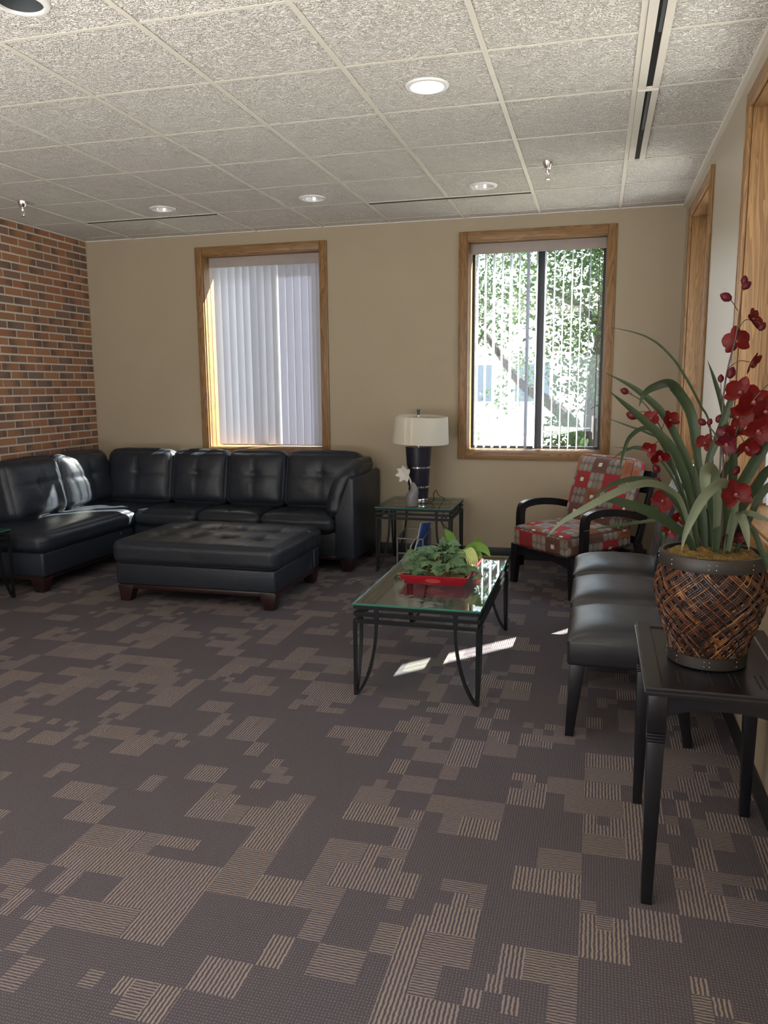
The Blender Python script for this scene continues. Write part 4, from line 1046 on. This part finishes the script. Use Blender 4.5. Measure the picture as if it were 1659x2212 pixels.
PC = Vector((.342, 2.455, .6603))          # basket position
def basket_r(z):      # outer radius against height above the table
    K = [(0, .108), (.035, .110), (.09, .128), (.16, .152), (.215, .163), (.25, .160), (.28, .150), (.30, .144), (.33, .145)]
    for (a, ra), (b, rb) in zip(K, K[1:]):
        if z <= b: t = (z-a)/(b-a); t2 = t; return ra+(rb-ra)*t2
    return K[-1][1]
def orchid():
    O = thing('potted_orchid', 'artificial red orchid with long strap leaves in a woven brown basket', 'plant', PC)
    prof = [(0, .001), (.100, .001)]+[(basket_r(z)-.009, z) for z in [i*.3/16 for i in range(17)]]+[(basket_r(.3)-.016, .30), (basket_r(.2)-.016, .2), (0, .2)]
    v, f = lathe(prof, 48); B_ = pyd('basket', v, f, 'black', O)
    # woven cane: two families of helical triple reeds in twill
    vs = []; fs = []; uv = []
    z0, z1 = .030, .295; NB = 24; st_ = 36
    for fam in (1, -1):
        for b in range(NB):
            for rd in range(3):
                a0 = 2*pi*(b+(rd-1)*.23)/NB; o = len(vs)
                for i in range(st_+1):
                    t = i/st_; z = z0+(z1-z0)*t; a = a0+fam*t*2*pi*.30
                    # crossing phase with the other family
                    ph = (a*NB/(2*pi)*1.0+fam*t*.30*NB)
                    ofs = .0022*sin(pi*(ph)) + .0006*sin(9*t+b*2.1+rd)
                    R = basket_r(z)-.004+ofs; w_ = .0020
                    c = Vector((R*cos(a), R*sin(a), z)); tang = Vector((-sin(a)*fam*.30*2*pi*R, cos(a)*fam*.30*2*pi*R, (z1-z0))).normalized()
                    nn = Vector((cos(a), sin(a), 0)); s = tang.cross(nn).normalized()
                    for q1, q2 in ((-1, 0), (-.5, .7), (.5, .7), (1, 0)): vs.append(c+s*(w_*q1*1.15)+nn*(w_*q2)); uv.append((b*3+rd+.5+(40 if fam < 0 else 0), t*7))
                for i in range(st_):
                    for k in range(3): q = o+i*4+k; fs.append((q, q+1, q+5, q+4))
    pyd('woven_cane', vs, fs, 'wicker', B_, uvs=uv)
    v, f = lathe([(.100, .0), (.1125, .0), (.1135, .034), (.105, .035)], 56); pyd('bottom_band', v, f, 'wband', B_)
    v, f = lathe([(.128, .296), (.1475, .292), (.149, .296), (.1495, .328), (.147, .332), (.137, .332), (.134, .31)], 56); pyd('rim_band', v, f, 'wband', B_)
    bm = bmesh.new()
    for a in (-1.75, -1.62, -2.5, -.9, -3.3, .4):
        for z, r in ((.305, .1495), (.318, .1495), (.01, .113), (.024, .1135)):
            M4 = Matrix.Translation((r*cos(a), r*sin(a), z)); bmesh.ops.create_uvsphere(bm, u_segments=6, v_segments=4, radius=.0013, matrix=M4)
    fin('staples', bm, 'chrome', B_)
    # moss mound
    vs = []; fs = []; A, Rn = 40, 12
    for i in range(Rn+1):
        r = .137*i/Rn
        for k in range(A):
            a = 2*pi*k/A; x, y = r*cos(a), r*sin(a); nz = noise.noise(Vector((x*28, y*28, 1)))*.016+noise.noise(Vector((x*75, y*75, 4)))*.008
            vs.append((x, y, .318+.022*(1-(r/.137)**2)+nz*(1 if i < Rn else 0)))
    for i in range(Rn):
        for k in range(A): k2 = (k+1) % A; fs.append((i*A+k, i*A+k2, (i+1)*A+k2, (i+1)*A+k))
    pyd('moss', vs, fs, 'moss', O)
    # strap leaves: traced tip to base, each at its own depth
    base = lambda px, dy=0: Vector((at(px, 1180, PC.y+dy).x, PC.y+dy, PC.z+.325))
    LV = [
     (.008, 'd', 1545, .0, [(1536, 940, 2.52), (1512, 873, 2.56), (1480, 813, 2.60), (1452, 772, 2.64), (1414, 737, 2.67), (1370, 718, 2.70), (1308, 705, 2.74)]),
     (.024, 'd', 1515, .02, [(1503, 1066, 2.48), (1490, 1009, 2.50), (1465, 952, 2.53), (1433, 895, 2.56), (1395, 857, 2.60), (1357, 830, 2.63), (1305, 804, 2.67)]),
     (.026, 'd', 1508, -.02, [(1496, 1098, 2.42), (1480, 1035, 2.40), (1452, 968, 2.38), (1401, 917, 2.36), (1357, 879, 2.34), (1314, 843, 2.32)]),
     (.030, 'd', 1532, .03, [(1509, 1003, 2.50), (1503, 955, 2.52), (1493, 895, 2.52), (1471, 854, 2.50), (1446, 829, 2.46), (1414, 836, 2.40), (1391, 852, 2.37), (1380, 879, 2.35)]),
     (.016, 'd', 1558, .04, [(1582, 1010, 2.50), (1572, 940, 2.50), (1560, 876, 2.50), (1544, 822, 2.50), (1528, 777, 2.50)]),
     (.014, 'd', 1515, .05, [(1480, 1080, 2.56), (1435, 965, 2.62), (1398, 925, 2.64), (1362, 943, 2.62), (1346, 981, 2.60), (1338, 1022, 2.58)]),
     (.020, 'p', 1503, -.03, [(1474, 1090, 2.34), (1443, 1056, 2.28), (1408, 1044, 2.20), (1376, 1047, 2.14), (1332, 1063, 2.08), (1269, 1095, 2.02), (1212, 1129, 1.98), (1180, 1161, 1.96)]),
     (.016, 'd', 1500, .01, [(1468, 1100, 2.40), (1433, 1056, 2.38), (1401, 1036, 2.36), (1351, 1037, 2.33), (1313, 1053, 2.30), (1278, 1075, 2.28)]),
     (.028, 'm', 1502, -.04, [(1484, 1161, 2.36), (1452, 1135, 2.31), (1420, 1113, 2.27), (1376, 1095, 2.23), (1322, 1080, 2.20), (1272, 1076, 2.17)]),
     (.010, 'd', 1495, .04, [(1465, 1140, 2.5), (1427, 1124, 2.5), (1376, 1129, 2.5), (1313, 1138, 2.48), (1256, 1149, 2.46)]),
     (.026, 'p', 1572, -.05, [(1588, 1100, 2.30), (1580, 1058, 2.26), (1560, 1043, 2.20), (1536, 1058, 2.15), (1515, 1082, 2.12), (1496, 1117, 2.10), (1480, 1155, 2.09), (1471, 1193, 2.08)]),
     (.032, 'p', 1545, -.02, [(1550, 1090, 2.34), (1543, 1030, 2.28), (1534, 1012, 2.22), (1524, 1022, 2.18), (1523, 1060, 2.16), (1526, 1099, 2.15)]),
     (.024, 'p', 1566, -.04, [(1582, 1120, 2.36), (1595, 1108, 2.31), (1605, 1125, 2.27), (1613, 1155, 2.25), (1618, 1188, 2.24)]),
     (.018, 'p', 1570, .0, [(1590, 1125, 2.45), (1613, 1108, 2.42), (1640, 1116, 2.38), (1680, 1130, 2.33)]),
     (.028, 'd', 1562, .03, [(1604, 1095, 2.50), (1632, 1053, 2.54), (1659, 1015, 2.57), (1700, 985, 2.60)]),
     (.032, 'd', 1560, .0, [(1585, 1080, 2.44), (1612, 1030, 2.42), (1639, 985, 2.41), (1662, 945, 2.40), (1690, 905, 2.38)]),
     (.026, 'd', 1568, .05, [(1583, 1034, 2.55), (1582, 950, 2.56), (1590, 880, 2.57)]),
     (.016, 'd', 1585, -.02, [(1620, 1140, 2.42), (1645, 1190, 2.38), (1668, 1240, 2.34), (1690, 1290, 2.30)]),
     (.022, 'd', 1540, .0, [(1528, 1020, 2.44), (1553, 940, 2.43), (1575, 876, 2.42), (1588, 830, 2.42)]),
     (.008, 'd', 1510, .04, [(1470, 1050, 2.58), (1430, 985, 2.62), (1389, 971, 2.62), (1324, 966, 2.62)]),
     (.008, 'd', 1512, .06, [(1480, 1040, 2.62), (1440, 960, 2.66), (1401, 936, 2.68), (1350, 917, 2.70), (1311, 903, 2.72)]),
     (.010, 'd', 1505, .05, [(1468, 1060, 2.60), (1420, 985, 2.64), (1380, 966, 2.66), (1345, 976, 2.66), (1321, 993, 2.66)]),
     (.026, 'd', 1525, -.01, [(1518, 1120, 2.44), (1506, 1060, 2.45), (1500, 1000, 2.47)]),
     (.028, 'm', 1548, -.05, [(1548, 1130, 2.38), (1540, 1085, 2.37), (1545, 1040, 2.36)]),
     (.022, 'd', 1590, .0, [(1640, 1075, 2.45), (1680, 1040, 2.45), (1720, 1030, 2.42)]),
     (.014, 'm', 1433, .06, [(1432, 1165, 2.62), (1431, 1145, 2.64), (1433, 1128, 2.66)]),
     (.026, 'd', 1575, -.06, [(1575, 1120, 2.38), (1568, 1070, 2.38), (1555, 1030, 2.40)]),
     (.020, 'd', 1535, .05, [(1548, 1090, 2.52), (1570, 1010, 2.55), (1610, 960, 2.58), (1640, 930, 2.60)]),
    ]
    rnd = random.Random(5)
    for W, kd, bx, dy, pts in LV:
        P = [base(bx, dy)-PC]+[at(*p)-PC for p in pts]
        v, f, u = ribbon(P, W, .28, face=Vector((rnd.uniform(-.2, .2), -1, rnd.uniform(.1, .5))), n=6)
        pyd('leaf', v, f, 'orchid_leaf_p' if kd == 'p' else 'orchid_leaf', O, uvs=u, smooth='all')
    # flower stems
    S1 = [base(1555)]+[at(*p) for p in [(1552, 1060, 2.45), (1556, 1000, 2.45), (1560, 900, 2.45), (1566, 830, 2.45), (1576, 780, 2.45), (1588, 735, 2.45), (1597, 680, 2.44), (1602, 635, 2.44), (1607, 612, 2.44)]]
    S2 = [base(1565)]+[at(*p) for p in [(1562, 1020, 2.42), (1575, 990, 2.41), (1592, 930, 2.38), (1610, 890, 2.35), (1640, 850, 2.33), (1675, 815, 2.33)]]
    S3 = [base(1522)]+[at(*p) for p in [(1490, 1090, 2.50), (1478, 1040, 2.52), (1450, 980, 2.56), (1425, 920, 2.60), (1390, 870, 2.63), (1352, 846, 2.66)]]
    S4 = [base(1508)]+[at(*p) for p in [(1470, 1120, 2.50), (1445, 1070, 2.52), (1430, 1045, 2.54), (1418, 1013, 2.55)]]
    S5 = [base(1560)]+[at(*p) for p in [(1562, 990, 2.42), (1545, 940, 2.42), (1530, 920, 2.42)]]
    for S in (S1, S2, S3, S4, S5):
        P = cat([p-PC for p in S], 6); tube('flower_stem', P, .0028, 'stem', O, 7, scale=[1.1-.5*i/len(P) for i in range(len(P))])
    def flower(px, py, Y, size, face, roll, mat='petal', stem=None):
        c = at(px, py, Y)-PC; n = Vector(face).normalized(); up = Vector((0, 0, 1)); s = n.cross(up).normalized(); up = s.cross(n)
        acc = []; 
        def add(ang, L, W, curl, rn=1.0, lift=.15):
            a = ang+roll; d = (s*cos(a)+up*sin(a)+n*lift).normalized(); acc.append(petal('', c, d, n, L*size, W*size, None, None, curl, rn, True))
        add(pi/2, 1.0, .34, .12); add(pi/2+2.25, .95, .32, .12); add(pi/2-2.25, .95, .32, .12)
        add(.25, .95, .50, .16, .7, .3); add(pi-.25, .95, .50, .16, .7, .3)
        vs = []; fs = []; uv = []
        for v, f, u in acc:
            o = len(vs); vs += v; uv += u; fs += [tuple(i+o for i in q) for q in f]
        F = pyd('flower', vs, fs, mat, O, uvs=uv, smooth='all')
        v1, f1, u1 = petal('', c+n*.003, (n*.8-up*.6).normalized(), up, .42*size, .16*size, None, None, .5, 1, True)
        ce = []
        for i in range(6):
            for k in range(10): a = 2*pi*k/10; t = pi*i/5; ce.append(c+n*(.10*size+.12*size*cos(t))+(s*cos(a)+up*sin(a))*(.13*size*sin(t)))
        cf = [(i*10+k, i*10+(k+1) % 10, (i+1)*10+(k+1) % 10, (i+1)*10+k) for i in range(5) for k in range(10)]
        v2, f2 = join([(v1, f1), (ce, cf)]); pyd('lip', v2, f2, 'lip', F)
        if stem is not None:
            e = at(*stem)-PC; md = (c+e)/2+Vector((0, .01, .012)); tube('flower_stalk', cat([c-n*.004, md, e], 5), .0013, 'stem', F, 6)
    W_ = at
    FL = [(1593, 737, 2.45, .044, (-.1, .9, .1), .2, 'petal', (1588, 745, 2.45)), (1625, 690, 2.42, .034, (.7, -.6, .3), .8, 'petal', (1594, 712, 2.45)),
          (1622, 783, 2.40, .036, (.8, -.4, -.4), -.5, 'petal', (1573, 795, 2.45)), (1600, 848, 2.38, .046, (-.3, -1, .1), .3, 'petal', (1566, 840, 2.45)),
          (1628, 868, 2.34, .050, (.1, -1, -.1), -.2, 'petal', (1615, 880, 2.36)), (1652, 890, 2.32, .048, (.4, -1, .1), .1, 'petal', (1640, 850, 2.33)),
          (1608, 893, 2.36, .042, (-.2, -1, -.3), 1.1, 'petal', (1600, 905, 2.37)), (1638, 930, 2.34, .044, (0, -1, -.3), .6, 'petal', (1612, 900, 2.36)),
          (1590, 1068, 2.24, .044, (-.05, -1, .05), -.35, 'petal', (1575, 1040, 2.38)), (1570, 958, 2.36, .034, (-.3, -1, -.4), .9, 'petal_d', (1562, 985, 2.40)),
          (1612, 965, 2.36, .036, (.3, -1, -.5), .2, 'petal', (1590, 940, 2.38)), (1524, 957, 2.46, .030, (-.4, -1, .1), .4, 'petal', (1545, 945, 2.43)),
          (1632, 962, 2.40, .030, (.6, -.8, -.2), 1.7, 'petal_d', (1600, 930, 2.38)), (1588, 925, 2.40, .032, (.1, -1, .2), 2.2, 'petal', (1590, 935, 2.38)),
          (1566, 935, 2.42, .026, (-.8, -.7, 0), .2, 'petal_d', (1560, 950, 2.42)), (1655, 915, 2.36, .036, (.5, -1, -.3), 2.0, 'petal', (1640, 870, 2.34)),
          (1408, 905, 2.56, .030, (-.4, -1, .2), .5, 'petal', (1420, 915, 2.60)), (1447, 908, 2.54, .032, (.5, -1, .3), -.4, 'petal', (1430, 925, 2.60)),
          (1405, 970, 2.56, .030, (-.5, -1, -.3), .9, 'petal', (1438, 955, 2.58)), (1425, 985, 2.54, .034, (.2, -.9, -.7), -.3, 'petal', (1450, 975, 2.57)),
          (1432, 1082, 2.42, .038, (-.2, -1, .1), .8, 'petal', (1455, 1090, 2.50)), (1468, 1118, 2.44, .030, (.2, -1, -.2), .2, 'petal', (1480, 1130, 2.48)),
          (1448, 1146, 2.44, .024, (-.3, -1, -.5), 1.2, 'petal', (1470, 1140, 2.48)), (1572, 1165, 2.42, .020, (.1, -1, .2), .0, 'petal_d', None), (1597, 1162, 2.42, .018, (.1, -1, .2), 1.0, 'petal_d', None)]
    for a in FL: flower(*a)
    def bud(px, py, Y, r, ang=0, stalk=None):
        c = at(px, py, Y)-PC; v, f = lathe([(0, -r*1.25), (r*.6, -r*.95), (r, -r*.1), (r*.85, r*.6), (r*.4, r*1.2), (0, r*1.45)], 12)
        M3 = Matrix.Rotation(ang, 3, 'Y'); v = [M3 @ q+c for q in v]; b = pyd('bud', v, f, 'petal_d', O)
        if stalk: tube('bud_stalk', cat([c, (c+at(*stalk)-PC)/2+Vector((0, 0, .006)), at(*stalk)-PC], 4), .0012, 'stem', b, 6)
    for a in [(1569, 642, 2.42, .013, -1.1, (1594, 672, 2.44)), (1608, 606, 2.44, .010, .1, None), (1612, 617, 2.43, .011, .9, (1606, 628, 2.44)), (1579, 806, 2.44, .013, .3, (1573, 795, 2.45)),
              (1557, 818, 2.44, .009, 0, (1557, 860, 2.45)), (1350, 845, 2.66, .011, -1.2, (1368, 855, 2.65)), (1367, 897, 2.60, .015, -1.3, (1400, 890, 2.61)), (1418, 1013, 2.55, .012, -.6, None),
              (1421, 1038, 2.53, .009, -.8, (1436, 1056, 2.53)), (1435, 1143, 2.48, .009, -.9, (1460, 1135, 2.49)), (1517, 912, 2.42, .010, -.9, (1532, 922, 2.42)), (1533, 912, 2.42, .008, .3, (1535, 925, 2.42)),
              (1590, 1017, 2.44, .011, .5, (1585, 1040, 2.45)), (1646, 706, 2.40, .010, .6, (1628, 695, 2.42)), (1580, 895, 2.43, .009, 0, (1575, 915, 2.42)), (1553, 905, 2.44, .010, .4, (1556, 925, 2.45))]: bud(*a)
orchid()

# ------------------------------------------------------------------ outside
bm = bmesh.new(); box(bm, -60, 60, YB+WT+.02, 90, -.5, -.35); box(bm, XR+WT+.02, 60, -30, YB+WT+.02, -.5, -.35); st(fin('ground', bm, 'ground', smooth=False))
bm = bmesh.new(); box(bm, -14, 12, 8.2, 13.5, -.349, -.30, .02); st(fin('lawn', bm, 'lawn', smooth=False))
def tree(label, trunk, branches, crowns, nleaf, seed, name='leafy_tree', lsz=(.05, .09), grp=None):
    rnd = random.Random(seed); T = thing(name, label, 'tree', trunk[0], 0, grp); o0 = Vector(trunk[0])
    parts = []
    P = cat([Vector(p)-o0 for p in trunk], 6); parts.append(sweep(P, circ(1, 12), scale=[.24-.12*i/len(P) for i in range(len(P))], up=Vector((0, 1, 0))))
    for b, r in branches:
        P = cat([Vector(p)-o0 for p in b], 6); parts.append(sweep(P, circ(1, 9), scale=[r*(1-.75*i/len(P)) for i in range(len(P))], up=Vector((0, 1, 0))))
    v, f = join(parts); pyd('trunk', v, f, 'bark', T)
    vs = []; fs = []
    tot = sum(c[1][0]*c[1][1]*c[1][2] for c in crowns)
    for (c, R) in crowns:
        c = Vector(c)-o0; n = int(nleaf*R[0]*R[1]*R[2]/tot)
        ncl = max(6, n//26)
        for q in range(ncl):
            d = Vector((rnd.gauss(0, 1), rnd.gauss(0, 1), rnd.gauss(0, 1))).normalized()*rnd.random()**.45
            cc = c+Vector((d.x*R[0], d.y*R[1], d.z*R[2]))
            for j in range(26):
                p = cc+Vector((rnd.gauss(0, .13), rnd.gauss(0, .13), rnd.gauss(0, .13))); L = rnd.uniform(*lsz)
                a = Vector((rnd.uniform(-1, 1), rnd.uniform(-1, 1), rnd.uniform(-.9, .4))).normalized(); b = a.cross(Vector((rnd.uniform(-1, 1), rnd.uniform(-1, 1), rnd.uniform(-1, 1)))).normalized()
                o = len(vs); nb = a.cross(b)
                vs += [p, p+a*L*.5+b*L*.28+nb*L*.06, p+a*L, p+a*L*.5-b*L*.28+nb*L*.06]; fs += [(o, o+1, o+2), (o, o+2, o+3)]
    pyd('foliage', vs, fs, 'tleaf', T, smooth=False, uvs=[(0, 0)]*len(vs))
tree('big leafy tree with thick leaning trunk seen through the open-blind window', [(.12, 10.3, -.34), (.05, 10.3, .5), (.02, 10.3, 1.2), (.10, 10.35, 2.2), (.2, 10.6, 4.0)],
     [([(-.02, 10.25, -.3), (-.16, 10.2, .55), (-.33, 10.2, 1.0), (-.62, 10.2, 1.28), (-.95, 10.2, 1.5), (-1.4, 10.3, 2.1)], .13), ([(.28, 10.6, 1.9), (-.2, 10.4, 2.4), (-.7, 10.3, 2.7)], .06), ([(.28, 10.6, 1.5), (.9, 10.4, 2.4)], .08)],
     [((.15, 10.4, 2.6), (.8, .9, 1.0)), ((-.25, 10.1, 1.75), (.55, .6, .45)), ((-.5, 10.2, 2.3), (.5, .6, .5)), ((-.3, 9.9, 1.35), (.4, .4, .2)), ((-.6, 10.6, 3.2), (.9, .8, .6)), ((.8, 10.6, 3.4), (1.1, 1.0, 1.0))], 9000, 11)
tree('slender leafy tree left of the window mullion, farther off', [(-2.6, 14.5, -.34), (-2.6, 14.5, 1.5), (-2.55, 14.5, 3.6)], [([(-2.6, 14.5, 1.5), (-1.9, 14.4, 2.6)], .05)],
     [((-2.0, 14.4, 3.2), (1.2, 1.0, 1.0)), ((-1.5, 14.2, 1.6), (.5, .5, .7))], 3000, 12, lsz=(.06, .11))
def shrub(label, c, R, n, seed):
    rnd = random.Random(seed); T = thing('garden_shrub', label, 'shrub', (c[0], c[1], -.34)); vs = []; fs = []
    for i in range(n):
        d = Vector((rnd.gauss(0, 1), rnd.gauss(0, 1), abs(rnd.gauss(0, 1)))).normalized()*rnd.random()**.4
        p = Vector((d.x*R[0], d.y*R[1], .1+d.z*R[2])); L = rnd.uniform(.06, .11)
        a = Vector((rnd.uniform(-1, 1), rnd.uniform(-1, 1), rnd.uniform(-.2, 1))).normalized(); b = a.cross(Vector((rnd.uniform(-1, 1), rnd.uniform(-1, 1), rnd.uniform(-1, 1)))).normalized()
        o = len(vs); vs += [p, p+a*L*.5+b*L*.28, p+a*L, p+a*L*.5-b*L*.28]; fs += [(o, o+1, o+2), (o, o+2, o+3)]
    pyd('foliage', vs, fs, 'tleaf', T, smooth=False, uvs=[(0, 0)]*len(vs))
    tube('stem', [(0, 0, 0), (0.02, 0, R[2]*.8)], .02, 'bark', T)
shrub('green shrub at the lower left behind the open-blind window', (-2.15, 11.6), (.60, .45, 1.8), 2300, 21)
shrub('green shrub below the curved branch outside the open-blind window', (-.40, 9.6), (.42, .35, 1.45), 1900, 22)
B2 = thing('office_building', 'pale distant building behind the trees', 'building', (-6.5, 34, -.35))
bm = bmesh.new(); box(bm, -6, 6, -3, 3, 0, 5.2); fin('wall', bm, 'bldg', B2, smooth=False)
for k in range(5):
    bm = bmesh.new(); box(bm, -5+2.1*k, -3.7+2.1*k, -3.05, -2.99, 1.2, 2.6); fin('window', bm, 'bwin', B2, smooth=False)
bm = bmesh.new(); box(bm, -6.2, 6.2, -3.2, 3.2, 5.2, 5.5); fin('roof', bm, 'bldg', B2, smooth=False)
